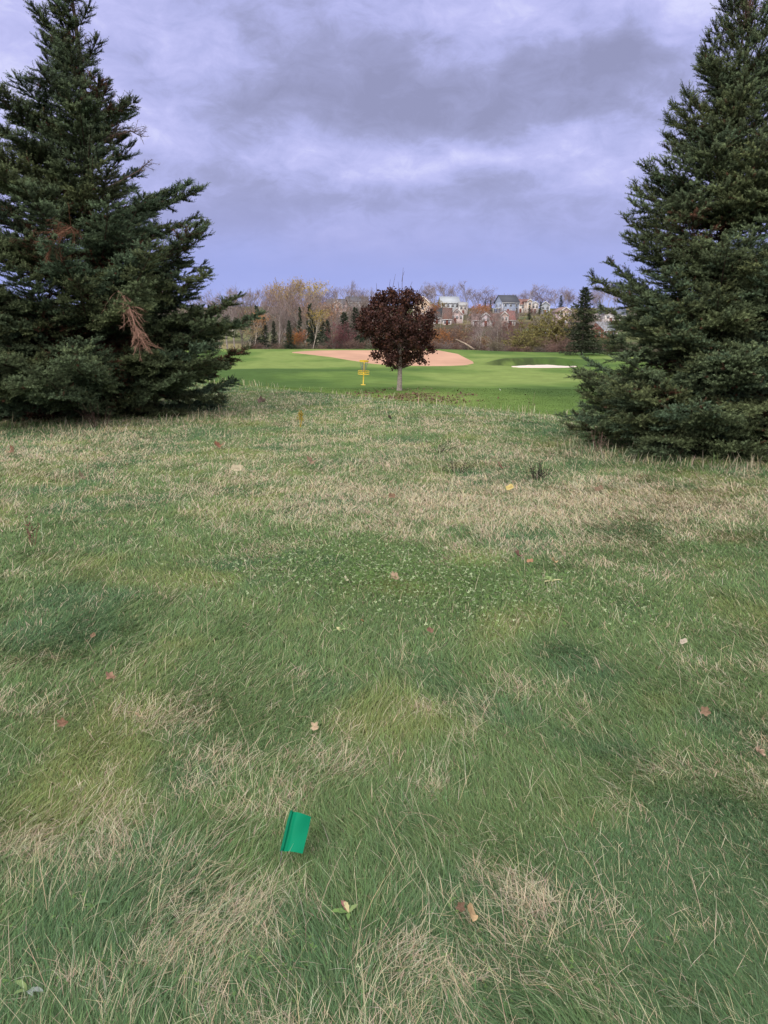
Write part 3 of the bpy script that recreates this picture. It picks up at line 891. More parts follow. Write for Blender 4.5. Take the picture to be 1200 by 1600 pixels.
# ------------------------------------------------------------------ marker flag
M_FLAG = mat('green_vinyl', rough=.6, spec=.12)
M_WIRE = mat('wire', (.25, .25, .25), attr=False, rough=.4, metal=.9)
def flag():
    TL, TR = at_z(453, 1267, .150), at_z(486, 1276, .140)
    BL, BR = at_z(437, 1329, .072), at_z(473, 1334, .068)
    org = (BL + BR) / 2; org[2] = 0
    root = tag(empty('marker_flag', org), 'small bright green marker flag lying tilted in the near grass', 'flag')
    U = np.linspace(0, 1, 15); Vv = np.linspace(0, 1, 13)
    nrm = unit(np.cross(TR - TL, BL - TL)); nrm = nrm if nrm[1] < 0 else -nrm
    def surf(u, v, off):
        p = (TL * (1 - u) + TR * u) * (1 - v) + (BL * (1 - u) + BR * u) * v
        bow = .010 * sin(u * pi * 1.1) + .004 * sin(v * 5 + u * 3) - .006 * math.exp(-((u - .24) / .06)**2)
        edge = -.003 * (1 - u)
        return p - org + nrm * (bow + edge + off)
    g = Geo()
    for off, fl in ((0, 1), (-.0008, -1)):
        v = np.array([surf(a, b, off) for a in U for b in Vv])
        i = np.arange(14)[:, None] * 13; j = np.arange(12)[None]
        f = np.stack([i + j, i + 13 + j, i + 14 + j, i + j + 1], -1).reshape(-1, 4)[:, ::fl]
        g.add(v, f, (.0, .20, .098))
    g.build('flag_sheet', M_FLAG, root, True)
    g = Geo()
    P = np.array([surf(.10, v, .0035) for v in np.linspace(-.01, 1.0, 10)])
    g.tube(P, .0042, 8, (.0, .15, .075), True)
    g.build('hem', M_FLAG, root, True)
    g = Geo()
    a = surf(.10, 0, .0035); b = surf(.10, 1, .0035); d = unit(b - a)
    g.tube([a - d * .008, b, b + d * .03 + np.array([0, 0.01, -.02]), b + d * .05 + np.array([0, .03, -.08])], .0013, 6, (1, 1, 1), True)
    g.build('wire_stake', M_WIRE, root, True)
flag()

# ------------------------------------------------------------------ fallen leaves, one by one
def leaf_mesh(g, size, lobed, curl, col, rng):
    n = 22 if lobed else 14
    th = np.linspace(0, 2 * pi, n, endpoint=False)
    if lobed: r = .5 * (.62 + .38 * np.abs(np.cos(th * 2.5))) * (1 + .1 * rng.normal(0, 1, n))
    else: r = .5 * (.62 + .38 * np.abs(np.cos(th))**1.3) * (1 + .04 * rng.normal(0, 1, n))
    rings = [0, .5, 1.0]
    V = [[0, 0, 0]]
    for k in rings[1:]:
        for a, q in zip(th, r):
            x, y = q * k * cos(a), q * k * sin(a)
            z = curl * (y * y * 2.2 + .6 * x * x) + .03 * rng.normal() * k + .15 * curl * sin(a * 3) * k
            V.append([x, y, z])
    V = np.array(V) * size
    j = np.arange(n); j2 = (j + 1) % n
    f3 = np.stack([np.zeros(n, int), 1 + j, 1 + j2], 1); f4 = np.stack([1 + j, 1 + n + j, 1 + n + j2, 1 + j2], 1)
    c = np.tile(np.array(col), (len(V), 1)) * (1 + .10 * rng.normal(0, 1, (len(V), 1)))
    c[0] *= .75
    b = g.n
    g.add(V, f3, c); g.f4.append(f4 + b)
    g.tube([[-.5 * size, 0, .02 * size], [-.62 * size, .02 * size, .08 * size], [-.8 * size, .06 * size, .05 * size]], size * .014, 4, np.array(col) * .6)
    vein = np.array([[-.5, 0, 0], [0, 0, .015], [.42, 0, .02 + curl * .1]]) * size
    g.tube(vein, size * .010, 4, np.array(col) * .7)

LEAVES = [  # px, py, size in m, lobed, colour, curl, label
    (735, 1427, .044, 0, (0.600, 0.413, 0.216), .5, 'large orange tan leaf standing in dry straw nearest the camera'),
    (492, 1136, .030, 1, (0.550, 0.413, 0.276), .7, 'pale pink tan curled leaf in green grass beyond the green flag'),
    (566, 970, .032, 0, (0.500, 0.275, 0.132), .5, 'small orange leaf in green grass just this side of the clover'),
    (172, 1058, .036, 1, (0.360, 0.213, 0.144), .8, 'reddish brown leaf curled to show a pale underside at the far left'),
    (215, 1118, .032, 0, (0.500, 0.375, 0.216), .6, 'small tan leaf beside a long bleached stalk'),
    (98, 1130, .034, 1, (0.260, 0.150, 0.096), .9, 'dark brown shrivelled leaf in the straw at the left'),
    (808, 866, .085, 1, (0.300, 0.163, 0.132), .6, 'broad dark red leaf at the lower edge of the straw band'),
    (828, 877, .045, 0, (0.380, 0.213, 0.120), .6, 'small rusty leaf just right of the broad dark red leaf'),
    (865, 877, .060, 0, (0.500, 0.350, 0.180), .9, 'upright tan orange leaf in straw right of the red leaf'),
    (796, 762, .085, 0, (0.600, 0.475, 0.168), .6, 'yellow tan leaf lying in the pale straw beyond the lawn middle'),
    (782, 730, .12, 1, (0.280, 0.163, 0.108), .8, 'dark brown crumpled leaf near the dark weed stalks'),
    (617, 902, .060, 1, (0.420, 0.300, 0.204), .9, 'crumpled tan leaf in the bright clover patch'),
    (696, 857, .045, 0, (0.660, 0.627, 0.432), .7, 'cream coloured leaf upright above the clover patch'),
    (672, 985, .035, 0, (0.220, 0.125, 0.084), .7, 'dark russet leaf sunk in the blue green grass'),
    (127, 745, .12, 1, (0.250, 0.200, 0.120), .9, 'brown leaf curled like a boat on the lawn before the ragged spruce'),
    (20, 703, .12, 1, (0.240, 0.138, 0.084), .8, 'dark brown leaf at the left edge before the ragged spruce'),
    (340, 697, .13, 1, (0.270, 0.125, 0.072), .9, 'rust coloured leaf below the ragged spruce skirt'),
    (370, 732, .13, 0, (0.550, 0.475, 0.324), .5, 'pale beige leaf on the pale straw right of the ragged spruce'),
    (485, 721, .13, 1, (0.300, 0.200, 0.132), .7, 'brown leaf flat in straw below the yellow seedling'),
    (936, 764, .09, 0, (0.220, 0.150, 0.096), .6, 'small dark leaf between straw and the dense spruce'),
    (992, 811, .06, 0, (0.240, 0.150, 0.096), .7, 'small brown leaf in the straw patch by the dense spruce'),
    (1102, 1112, .034, 1, (0.300, 0.200, 0.132), .8, 'faint brown leaf sunk in dark grass at the far right'),
    (1186, 1175, .034, 1, (0.500, 0.338, 0.240), .9, 'pink brown leaf at the right edge in dead grass'),
    (720, 1418, .022, 1, (0.200, 0.125, 0.084), .9, 'dark brown leaf scrap touching the large orange tan leaf'),
    (145, 993, .03, 0, (0.270, 0.175, 0.108), .8, 'small brown leaf in green grass at the upper left of the near lawn'),
    (612, 775, .07, 0, (0.270, 0.175, 0.108), .7, 'tiny brown leaf on the straw above the clover patch'),
    (540, 905, .05, 0, (0.600, 0.570, 0.360), .7, 'thin pale leaf lying in the clover patch'),
    (1068, 1003, .04, 0, (0.520, 0.450, 0.360), .9, 'pinkish dry leaf standing in grass at the right'),
    (608, 652, .14, 0, (0.120, 0.088, 0.072), .6, 'dark leaf in the rough below the maple'),
    (408, 627, .2, 1, (0.180, 0.125, 0.096), .6, 'dark leaf on the rough right of the ragged spruce'),
    (781, 609, .12, 0, (.85, .80, .78), .6, 'white curled leaf on the fairway below the white bunker'),
    (910, 617, .12, 0, (.85, .80, .78), .6, 'white curled leaf on the fairway by the dense spruce'),
]
for i, (px, py, sz, lob, colr, curl, lab) in enumerate(LEAVES):
    rng = np.random.default_rng(500 + i)
    q = ground_hit(px, py)
    up = .058 if q[1] < 20 else .03
    g = Geo(); leaf_mesh(g, sz * (1.3 if q[1] < 3.5 else 1.05), lob, curl, colr, rng)
    o = tag(g.build('fallen_leaf', M_LEAF, smooth=True), lab, 'leaf', 'fallen leaves scattered over the lawn')
    d = ray(px, py); p2 = q - d * (up / -d[2]) * .9
    o.location = tuple(p2)
    o.rotation_euler = (radians(rng.uniform(25, 60)), radians(rng.uniform(-20, 20)), rng.uniform(-.7, .7) + (pi / 2 if i % 2 == 0 else 0))

# ------------------------------------------------------------------ weeds
def stalk_plant(name, label, px, py, h, n, col, head, spread, seed, group=None, cat='weed', wid=.003):
    rng = np.random.default_rng(seed)
    q = ground_hit(px, py); q[2] = tz(q[0], q[1])
    root = tag(empty(name, q), label, cat, group)
    g = Geo(); gh = Geo()
    for k in range(n):
        a = rng.uniform(0, 2 * pi); hh = h * rng.uniform(.55, 1.1); b = rng.uniform(0, spread)
        r0 = rng.uniform(0, spread * .35)
        st = np.array([r0 * cos(a), r0 * sin(a), 0])
        tip = st + np.array([b * cos(a), b * sin(a), hh])
        P = np.array([st, (st + tip) / 2 + rng.normal(0, .01, 3), tip])
        g.tube(P, [wid, wid * .8, wid * .5], 4, np.array(col) * rng.uniform(.7, 1.2))
        for j in range(head):
            u = rng.uniform(.45, 1.02); c = P[0] + (P[2] - P[0]) * u + rng.normal(0, .012 + h * .03, 3)
            s_ = rng.uniform(.4, 1) * (.008 + h * .028)
            d = unit(rng.normal(0, 1, 3)); A = unit(np.cross(d, rng.normal(0, 1, 3))); B = np.cross(d, A)
            gh.add([c - d * s_, c + A * s_ * .6, c + d * s_, c - A * s_ * .6, c + B * s_ * .5], [[0, 1, 4], [1, 2, 4], [2, 3, 4], [3, 0, 4], [0, 3, 2], [0, 2, 1]], np.array(col) * rng.uniform(.5, 1.1))
    g.build('stem', M_GRASS, root); gh.build('heads_leaves', M_GRASS, root)  # dry seed heads on the weeds, golden leaves on the seedling
    return root
G_W = 'dead weed stalks in the lawn'
stalk_plant('dead_weed', 'reddish dry dock stalk at the far left of the lawn', 52, 855, .22, 5, (.30, .17, .13), 8, .08, 1, G_W)
stalk_plant('dead_weed', 'dark seed heads in a low clump, nearer the dense spruce', 835, 750, .16, 22, (.07, .055, .05), 8, .25, 2, G_W)
stalk_plant('dead_weed', 'thin dark seed stalks in straw at the lawn middle', 716, 740, .15, 14, (.09, .07, .06), 6, .28, 3, G_W)
stalk_plant('dead_weed', 'sparse dark stalks left of the other dark weed clumps', 682, 708, .18, 12, (.10, .08, .07), 5, .4, 4, G_W)
stalk_plant('dead_weed', 'twiggy brown stalks at the foot of the ragged spruce', 155, 668, .45, 10, (.16, .10, .08), 4, .35, 5, G_W, wid=.005)
stalk_plant('dead_weed', 'two tall stems standing against the fairway right of the maple', 828, 655, .5, 2, (.36, .34, .20), 5, .08, 6, G_W, wid=.006)
stalk_plant('dead_weed', 'single pale stem standing below the yellow basket', 640, 640, .4, 2, (.42, .38, .22), 3, .06, 7, G_W, wid=.006)
stalk_plant('dead_weed', 'pinkish dry stems sticking out of the dense spruce skirt', 935, 708, .3, 8, (.30, .19, .16), 3, .15, 8, G_W, wid=.003)
stalk_plant('yellow_seedling', 'small golden leaved seedling standing in the far rough', 469, 668, .34, 4, (.66, .46, .06), 34, .05, 9, None, 'seedling', .005)

def leafy(name, label, px, py, leaves, size, cols, seed, group='green leafy weeds in the lawn'):
    rng = np.random.default_rng(seed)
    q = ground_hit(px, py); q[2] = tz(q[0], q[1]) + .01
    root = tag(empty(name, q), label, 'weed', group)
    for k in range(leaves):
        a = rng.uniform(0, 2 * pi); g = Geo(); L_ = size * .68 * rng.uniform(.6, 1.15)
        s = np.linspace(0, 1, 9); wv = L_ * .17 * np.sin(np.clip(s * 1.05, 0, 1) * pi) ** .7 * (1 + .18 * np.sin(s * 19 + k))
        x = L_ * s; z = .012 + L_ * (.75 * s - .55 * s * s) * rng.uniform(.6, 1.3)
        ctr = np.stack([x, np.zeros(9), z], 1)
        V = np.concatenate([ctr + np.stack([0 * s, wv, .25 * wv], 1), ctr, ctr - np.stack([0 * s, wv, -.25 * wv], 1)])
        c, s2 = cos(a), sin(a)
        V = V @ np.array([[c, s2, 0], [-s2, c, 0], [0, 0, 1]])
        i = np.arange(8); f = np.concatenate([np.stack([i, i + 9, i + 10, i + 1], 1), np.stack([i + 9, i + 18, i + 19, i + 10], 1)])
        cc = np.array(cols[k % len(cols)]) * rng.uniform(.8, 1.2)
        g.add(V, f, cc); g.build('leaf', M_LEAF, root, True)
    return root
GR = (.13, .22, .06); PG = (.24, .33, .12); PK = (.35, .16, .14); CR = (.55, .50, .26)
leafy('broadleaf_weed', 'plantain rosette with one yellow and one pink leaf at the bottom middle', 545, 1440, 6, .068, (GR, CR, GR, PK, PG), 1)
leafy('broadleaf_weed', 'pale ruffled weed right of the clover patch', 862, 915, 8, .11, (PG, CR, PG), 2)
leafy('broadleaf_weed', 'small fresh leaf by the large orange tan leaf', 702, 1424, 3, .05, (GR, GR), 3)
leafy('broadleaf_weed', 'grey leaved weed in the bottom left corner', 45, 1562, 5, .06, ((.30, .34, .30), PG), 4)
leafy('broadleaf_weed', 'tiny bright clover sprig near the bottom left', 400, 1512, 4, .028, (PG, GR), 5)
leafy('broadleaf_weed', 'dark low rosette at the left of the near lawn', 148, 1428, 5, .055, (GR, (.08, .15, .06)), 6)
leafy('broadleaf_weed', 'yellow green rosette before the clover patch', 530, 992, 5, .065, (PG, CR), 7)

def clover():
    rng = np.random.default_rng(9)
    P = []
    for px, py, sx, sy, n in ((530, 885, 110, 28, 5200), (755, 930, 90, 26, 3200), (620, 905, 90, 22, 2400), (460, 830, 90, 20, 900), (980, 960, 70, 25, 500), (600, 1520, 260, 60, 420), (100, 1400, 120, 120, 260)):
        xx = rng.normal(px, sx, n); yy = rng.normal(py, sy, n)
        for a, b in zip(xx, yy):
            if 700 < b < 1590 and -60 < a < 1260: P.append(gxy(a, b))
    P = np.array(P); n = len(P)
    P = np.concatenate([P, (terrain(P[:, 0], P[:, 1]) + rng.uniform(.02, .06, n))[:, None]], 1)
    V = []; C = []
    keepc = rng.random(n) < .75
    P = P[keepc]; n = len(P)
    big = rng.uniform(.0032, .0072, n) * np.interp(P[:, 1], [2, 4], [.55, 1])
    pale = rng.random(n) < np.interp(P[:, 1], [2.5, 4], [.03, .22])
    cb = np.where(pale[:, None], np.array([[.44, .52, .30]]), np.array([[.13, .225, .065]])) * rng.uniform(.7, 1.3, (n, 1))
    rot = rng.uniform(0, 2 * pi, n)
    nx = rng.normal(0, .3, (n, 2))
    for k in range(3):
        a = rot + k * 2 * pi / 3
        d = np.stack([np.cos(a), np.sin(a), -(nx[:, 0] * np.cos(a) + nx[:, 1] * np.sin(a))], 1)
        sd_ = np.stack([-np.sin(a), np.cos(a), nx[:, 0] * np.sin(a) - nx[:, 1] * np.cos(a)], 1)
        b = big[:, None]
        V.append(np.stack([P, P + d * b * .9 + sd_ * b * .6, P + d * b * 1.7, P + d * b * .9 - sd_ * b * .6], 1)); C.append(np.repeat(cb[:, None], 4, 1))
    V = np.concatenate(V).reshape(-1, 3); C = np.concatenate(C).reshape(-1, 3)
    g = Geo(); g.add(V, np.arange(len(V)).reshape(-1, 4), C)
    tag(g.build('clover', M_GRASS), kind='stuff')
clover()

# ------------------------------------------------------------------ trees of the belt behind the green and on the hill
def bare_tree(name, H, seed, stems=1, spread=.45, first=.25, twigs=1500, tw=.035, tl=.7, leaves=0, lsz=.09, trunk_col=(.20, .16, .145), narrow=.5, levels=3, droop=0.0):
    rng = np.random.default_rng(seed)
    root = empty(name, (0, 0, -500))
    gt = Geo(); gc = Geo(); ends = []
    def grow(p, d, ln, r, lev):
        k = 5; P = [p]
        for i in range(k):
            d = unit(d + rng.normal(0, .10, 3) + np.array([0, 0, .06 - droop * .1 * lev])); P.append(P[-1] + d * ln / k)
        P = np.array(P)
        gt.tube(P, np.linspace(r, r * .35, k + 1), 5 if lev == 0 else 3, trunk_col if lev < 2 else np.array(trunk_col) * .75)
        if lev < levels:
            n = int((9, 5, 4)[min(lev, 2)] * (1.25 if lev == 0 else 1))
            for j in range(n):
                u = first + (1 - first) * (j + rng.random()) / n if lev == 0 else rng.uniform(.25, 1)
                q = np.array([np.interp(u, np.linspace(0, 1, k + 1), P[:, i]) for i in range(3)])
                a = rng.uniform(0, 2 * pi)
                out = np.array([cos(a), sin(a), 0])
                dd = unit(d * (1 - narrow * .4) + out * spread * (1.7 if lev == 0 else 1.3))
                grow(q, dd, ln * (.50 - .18 * max(0, u - .5) * 2 if lev == 0 else .55) * rng.uniform(.75, 1.2), r * .45, lev + 1)
        if lev >= 1:
            ends.append((P, lev))
    for s_ in range(stems):
        a = rng.uniform(0, 2 * pi)
        lean = 0.05 if stems == 1 else rng.uniform(.15, .5)
        d = unit(np.array([cos(a) * lean, sin(a) * lean, 1]))
        grow(np.array([.15 * cos(a) * (stems > 1), .15 * sin(a) * (stems > 1), -.3]), d, H * (1 if stems == 1 else rng.uniform(.6, 1)), H * .014 if stems == 1 else H * .009, 0)
    # fine twigs
    w = np.array([1.0 if l == 1 else 1.0 for _, l in ends]); 
    pick = rng.integers(0, len(ends), twigs)
    u = rng.uniform(.25, 1.0, twigs)
    EP = np.array([e_[0] for e_ in ends])          # all have 6 points
    f = u * 5; i0 = np.minimum(f.astype(int), 4); fr = (f - i0)[:, None]
    A0 = EP[pick, i0]; A1 = EP[pick, i0 + 1]
    q = A0 * (1 - fr) + A1 * fr; d = unit(A1 - A0)
    d = unit(d + rng.normal(0, .55, (twigs, 3)) + np.array([0, 0, .25 - droop]))
    l = tl * rng.uniform(.4, 1.2, twigs)[:, None]
    Aw = unit(np.cross(d, rng.normal(0, 1, (twigs, 3)))) * tw * .5
    gc.add(np.stack([q - Aw, q + Aw, q + d * l], 1).reshape(-1, 3), np.arange(twigs * 3).reshape(-1, 3), np.repeat(rng.uniform(.65, 1.25, (twigs, 1)), 3, 0) * np.ones(3))
    gt.build('trunk', M_FTRUNK, root)
    gc.build('crown', M_TWIG, root)
    if leaves:
        gl = Geo()
        k = rng.integers(0, twigs, leaves)
        c = q[k] + d[k] * l[k] * rng.uniform(.2, 1, (leaves, 1)) + rng.normal(0, .08, (leaves, 3))
        a = unit(rng.normal(0, 1, (leaves, 3))); b = unit(np.cross(a, rng.normal(0, 1, (leaves, 3))))
        s_ = lsz * rng.uniform(.6, 1.3, (leaves, 1))
        gl.add(np.stack([c - a * s_, c + b * s_, c + a * s_, c - b * s_], 1).reshape(-1, 3), np.arange(leaves * 4).reshape(-1, 4), np.repeat(rng.uniform(.6, 1.35, (leaves, 1)), 4, 0) * np.ones(3))
        gl.build('foliage', M_FOL, root)
    return root

def far_spruce(name, H, seed, R, ragged=.25, dens=1.0):
    rng = np.random.default_rng(seed)
    root = empty(name, (0, 0, -500))
    gt = Geo(); gt.tube([[0, 0, -.4], [0, 0, H * .5], [0, 0, H]], [H * .016, H * .009, .01], 6, (.10, .08, .07))
    gc = Geo(); V = []; C = []
    n_br = int(H * 15 * dens)
    for b in range(n_br):
        z = H * (.06 + .93 * ((b + rng.random()) / n_br) ** 1.05)
        a = rng.uniform(0, 2 * pi)
        L_ = R * (1 - z / H) ** .8 * rng.uniform(1 - ragged * 1.6, 1 + ragged) + .12
        e_ = np.interp(z / H, [0, .4, 1], [-.15, .05, .6])
        d = np.array([cos(a), sin(a), e_])
        m = int(10 + L_ * 26)
        u = rng.uniform(.08, 1, m)
        q = np.array([0, 0, z]) + d * (u * L_)[:, None]
        perp = np.array([-sin(a), cos(a), 0])
        q = q + perp * (rng.normal(0, .22, m) * (1.15 - u) * L_)[:, None] + rng.normal(0, .06, (m, 3))
        dd = unit(d + perp * rng.choice([-1, 1], m)[:, None] * .8 + rng.normal(0, .35, (m, 3)))
        l = rng.uniform(.16, .34, m)[:, None] * (.6 + .04 * H)
        A = unit(np.cross(dd, rng.normal(0, 1, (m, 3)))) * l * .26
        V.append(np.stack([q - A, q + dd * l * .5 + A * .6, q + dd * l, q + A * -1.3 + dd * l * .4], 1).reshape(-1, 3))
        C.append(np.repeat(rng.uniform(.6, 1.3, (m, 1)) * rng.uniform(.8, 1.2) * (.85 + .3 * u[:, None]), 4, 0) * np.ones(3))
    V = np.concatenate(V); C = np.concatenate(C)
    gc.add(V, np.arange(len(V)).reshape(-1, 4), C)
    gt.build('trunk', M_FTRUNK, root); gc.build('crown', M_FOL, root)
    return root

PROTO = {
    'birch_a': (bare_tree('bare_birch', 10, 1, spread=.42, twigs=1500, tl=.85, trunk_col=(.42, .37, .34)), 10),
    'birch_b': (bare_tree('bare_birch', 10, 2, spread=.5, first=.35, twigs=1700, tl=.8, trunk_col=(.36, .31, .29)), 10),
    'birch_leafy': (bare_tree('autumn_birch', 10, 3, spread=.45, first=.4, twigs=1100, tl=.8, leaves=1300, lsz=.11, trunk_col=(.55, .48, .40)), 10),
    'alder': (bare_tree('bare_alder', 8, 4, stems=3, spread=.55, first=.2, twigs=2300, tl=.7, tw=.04, trunk_col=(.16, .125, .12)), 8),
    'alder_b': (bare_tree('bare_alder', 8, 5, stems=4, spread=.6, first=.15, twigs=2500, tl=.65, tw=.04, trunk_col=(.19, .15, .14)), 8),
    'maple_thin': (bare_tree('autumn_maple', 8, 6, stems=2, spread=.6, first=.25, twigs=1300, tl=.6, leaves=1700, lsz=.11, trunk_col=(.16, .12, .10)), 8),
    'brush': (bare_tree('bare_shrub', 4, 7, stems=6, spread=.7, first=.1, twigs=2400, tl=.6, tw=.035, levels=2, trunk_col=(.15, .11, .11)), 4),
    'brush_b': (bare_tree('bare_shrub', 4, 8, stems=7, spread=.8, first=.1, twigs=2400, tl=.55, tw=.035, levels=2, trunk_col=(.17, .13, .12)), 4),
    'willow': (bare_tree('leafy_willow', 8, 9, stems=4, spread=.65, first=.15, twigs=1500, tl=.6, leaves=4200, lsz=.13, trunk_col=(.13, .11, .09), levels=3), 8),
    'spruce_a': (far_spruce('far_spruce', 10, 10, 1.9, .25), 10),
    'spruce_b': (far_spruce('far_spruce', 10, 11, 1.5, .4), 10),
    'spruce_c': (far_spruce('shrub_spruce', 5, 12, 2.0, .3), 5),
    'spruce_big': (far_spruce('tall_spruce', 10, 13, 2.75, .42, 1.5), 10),
}
USED = set()
def plant(kind, px, top, Y, wid=None, twig=(.16, .12, .125), leaf=(.3, .2, .1), label='', group=None, lean=0, base=None, cat='tree'):
    """a tree standing at distance Y: px its column, top the row of its tip"""
    root0, H0 = PROTO[kind]
    x = at(px, 520, Y)[0]; z = tz(x, Y)
    ztop = at(px, top, Y)[2]
    H = max(ztop - z, 1.2)
    if base is not None: H = max(H, 1)
    r = root0 if kind not in USED else copy_tree(root0)
    USED.add(kind)
    s = H / (H0 * 1.12)
    sx = s if wid is None else s * wid
    r.location = (x, Y, z - .1)
    r.rotation_euler = (0, radians(lean), random.uniform(0, 6.28))
    r.scale = (sx, sx, s)
    tag(r, label, cat, group)
    for ch in r.children:
        if ch.name.startswith('crown'):
            ch.color = (*(leaf if 'spruce' in kind else twig), 1)
        elif ch.name.startswith('foliage'):
            ch.color = (*leaf, 1)
    return r
DG = (.055, .075, .048)
PINK = (.36, .27, .26); GREY = (.29, .225, .20); BRN = (.24, .155, .125); MAR = (.29, .125, .125); ORG = (.42, .19, .07); TAN = (.42, .30, .17); YEL = (.48, .34, .08)

# ---- named individuals, from the left gap to the right spruce
G_SP = 'dark spruces in the tree belt'
for px, top, Y, w, lab in [
    (402, 466, 150, .7, 'thin topped dark spruce nearest the ragged spruce in the tree belt'),
    (399, 489, 140, 1.0, 'dark spruce second from the ragged spruce, behind the tan birch'),
    (413, 487, 138, .8, 'narrow dark spruce in the left of the belt, right of the tan birch'),
    (428, 494, 142, .8, 'dim spruce between bare trunks left of the low pointed one'),
    (452, 494, 128, 1.1, 'low pointed green spruce left of the orange bush'),
    (469, 468, 170, .55, 'slim dark spruce spire above the low pointed one'),
    (485, 463, 180, .7, 'tall dark spruce spire rising behind the golden birch'),
    (490, 478, 160, 1.2, 'broad dark spruce directly above the golden birch'),
    (503, 474, 165, .6, 'slim spruce right of the golden birch'),
    (512, 492, 150, .8, 'half hidden spruce above the crimson shrub'),
    (538, 479, 138, .9, 'tall dark spruce right of the crimson shrub'),
    (556, 470, 175, .8, 'dark spruce before the long dark roofed house'),
    (566, 478, 165, .9, 'dark spruce touching the left of the maroon maple')]:
    plant('spruce_a' if w > .75 else 'spruce_b', px, top, 122 + (Y - 128) * .6, w * random.uniform(.95, 1.7), leaf=DG, label=lab, group=G_SP)
G_LB = 'low green spruces at the foot of the belt'
for px, top, Y, w, lab in [
    (482, 534, 123, 1.0, 'low dark green bush at the crest under the golden birch'),
    (566, 524, 124, 1.0, 'round dark green bush left of the maroon maple'),
    (584, 530, 123, 1.1, 'dark green bush peeping out beside the maroon maple'),
    (668, 524, 126, 1.1, 'grey green bush just right of the maroon maple')]:
    plant('spruce_c', px, top, Y, w, leaf=(.055, .085, .05), label=lab, group=G_LB, cat='bush')
plant('birch_leafy', 393, 492, 126, .9, leaf=(.50, .26, .10), label='leaning pale trunked birch with orange tan leaves by the ragged spruce', lean=-4)
plant('birch_leafy', 388, 515, 124, 1.3, leaf=(.40, .30, .14), label='low tan birch beside the lower edge of the ragged spruce')
plant('birch_leafy', 487, 488, 124, .85, leaf=(.46, .34, .09), label='golden yellow birch with white trunk at the crest of the green')
plant('maple_thin', 464, 514, 124, 1.1, twig=(.30, .15, .10), leaf=(.48, .22, .06), label='orange bush left of the golden birch', cat='bush')
plant('maple_thin', 476, 508, 126, .9, twig=(.28, .15, .12), leaf=(.42, .19, .10), label='salmon tinted thin tree between orange bush and golden birch')
plant('alder_b', 519, 505, 125, .95, twig=(.26, .075, .095), label='crimson bare shrub right of the golden birch', cat='bush')
plant('alder_b', 547, 505, 126, 1.1, twig=(.24, .085, .10), label='wide dull crimson shrub left of the dark green bush', cat='bush')
plant('birch_leafy', 435, 451, 195, .7, twig=PINK, leaf=(.46, .33, .26), label='tall pale pink birch on the left skyline')
plant('birch_leafy', 447, 448, 190, .65, twig=PINK, leaf=(.48, .36, .16), label='tall birch with tan yellow crown on the left skyline')
plant('birch_leafy', 474, 448, 200, .75, twig=PINK, leaf=(.55, .42, .14), label='thin birch with a yellow tuft at its top on the left skyline')
plant('birch_leafy', 422, 455, 200, .7, twig=PINK, leaf=(.45, .32, .25), label='pinkish birch left of the two tall tan ones')
plant('birch_leafy', 661, 518, 124, .8, leaf=(.50, .42, .12), label='yellow green small tree behind the maple on its right')
plant('maple_thin', 690, 505, 130, 1.0, twig=BRN, leaf=(.42, .19, .07), label='thin orange tree right of the maroon maple')
plant('maple_thin', 683, 463, 330, 1.0, twig=BRN, leaf=(.28, .22, .06), label='olive tree between the beige gable and the pale grey house')
plant('maple_thin', 676, 470, 320, .8, twig=BRN, leaf=(.42, .16, .06), label='rusty tree behind the beige gabled house')
for px, top, Y, lab in [(738, 474, 330, 'orange tree right of the pale grey house'), (748, 470, 325, 'tall orange tree in the middle of the orange group'), (759, 472, 335, 'bright orange tree by the porch of the blue grey house')]:
    plant('maple_thin', px, top, Y, 1.25, twig=(.30, .16, .10), leaf=(.50, .21, .06), label=lab, group='orange trees left of the blue grey house')
plant('maple_thin', 786, 497, 262, 1.3, twig=MAR, leaf=(.26, .08, .06), label='dark red thin tree before the row of townhouses')
plant('willow', 866, 480, 140, 1.1, twig=BRN, leaf=(.22, .20, .075), label='big round olive tree left of the tall spruce')
plant('willow', 846, 492, 138, 1.0, twig=BRN, leaf=(.23, .205, .07), label='olive tree leaning on the left of the big round one')
plant('willow', 815, 515, 132, 1.3, twig=BRN, leaf=(.27, .245, .09), label='yellow olive bush at the left foot of the olive trees', cat='bush')
plant('willow', 835, 520, 130, 1.2, twig=BRN, leaf=(.20, .185, .075), label='olive bush between the yellow olive one and the thicket', cat='bush')
plant('spruce_big', 911, 435, 106, 1.2, leaf=(.055, .068, .04), label='tall ragged spruce standing alone beyond the white bunker')
plant('spruce_b', 806, 478, 330, 1.4, leaf=DG, label='dark spruce at the right corner of the blue grey house', group='small dark spruces among the houses')
plant('spruce_b', 826, 474, 330, 1.4, leaf=DG, label='dark spruce before the red roofed house', group='small dark spruces among the houses')
plant('spruce_b', 843, 468, 370, 1.2, leaf=DG, label='narrow spruce between white gable and grey blue gable', group='small dark spruces among the houses')
plant('spruce_b', 874, 458, 420, 1.3, leaf=DG, label='lone spruce on the skyline behind the olive trees', group='small dark spruces among the houses')
plant('spruce_b', 765, 466, 400, 1.2, leaf=DG, label='dark spruce at the porch of the blue grey house', group='small dark spruces among the houses')
plant('spruce_b', 757, 467, 410, 1.1, leaf=DG, label='dark spruce behind the orange trees', group='small dark spruces among the houses')
plant('brush', 893, 536, 118, 1.2, twig=(.34, .20, .17), label='pinkish brown shrub under the tall lone spruce', cat='shrub')

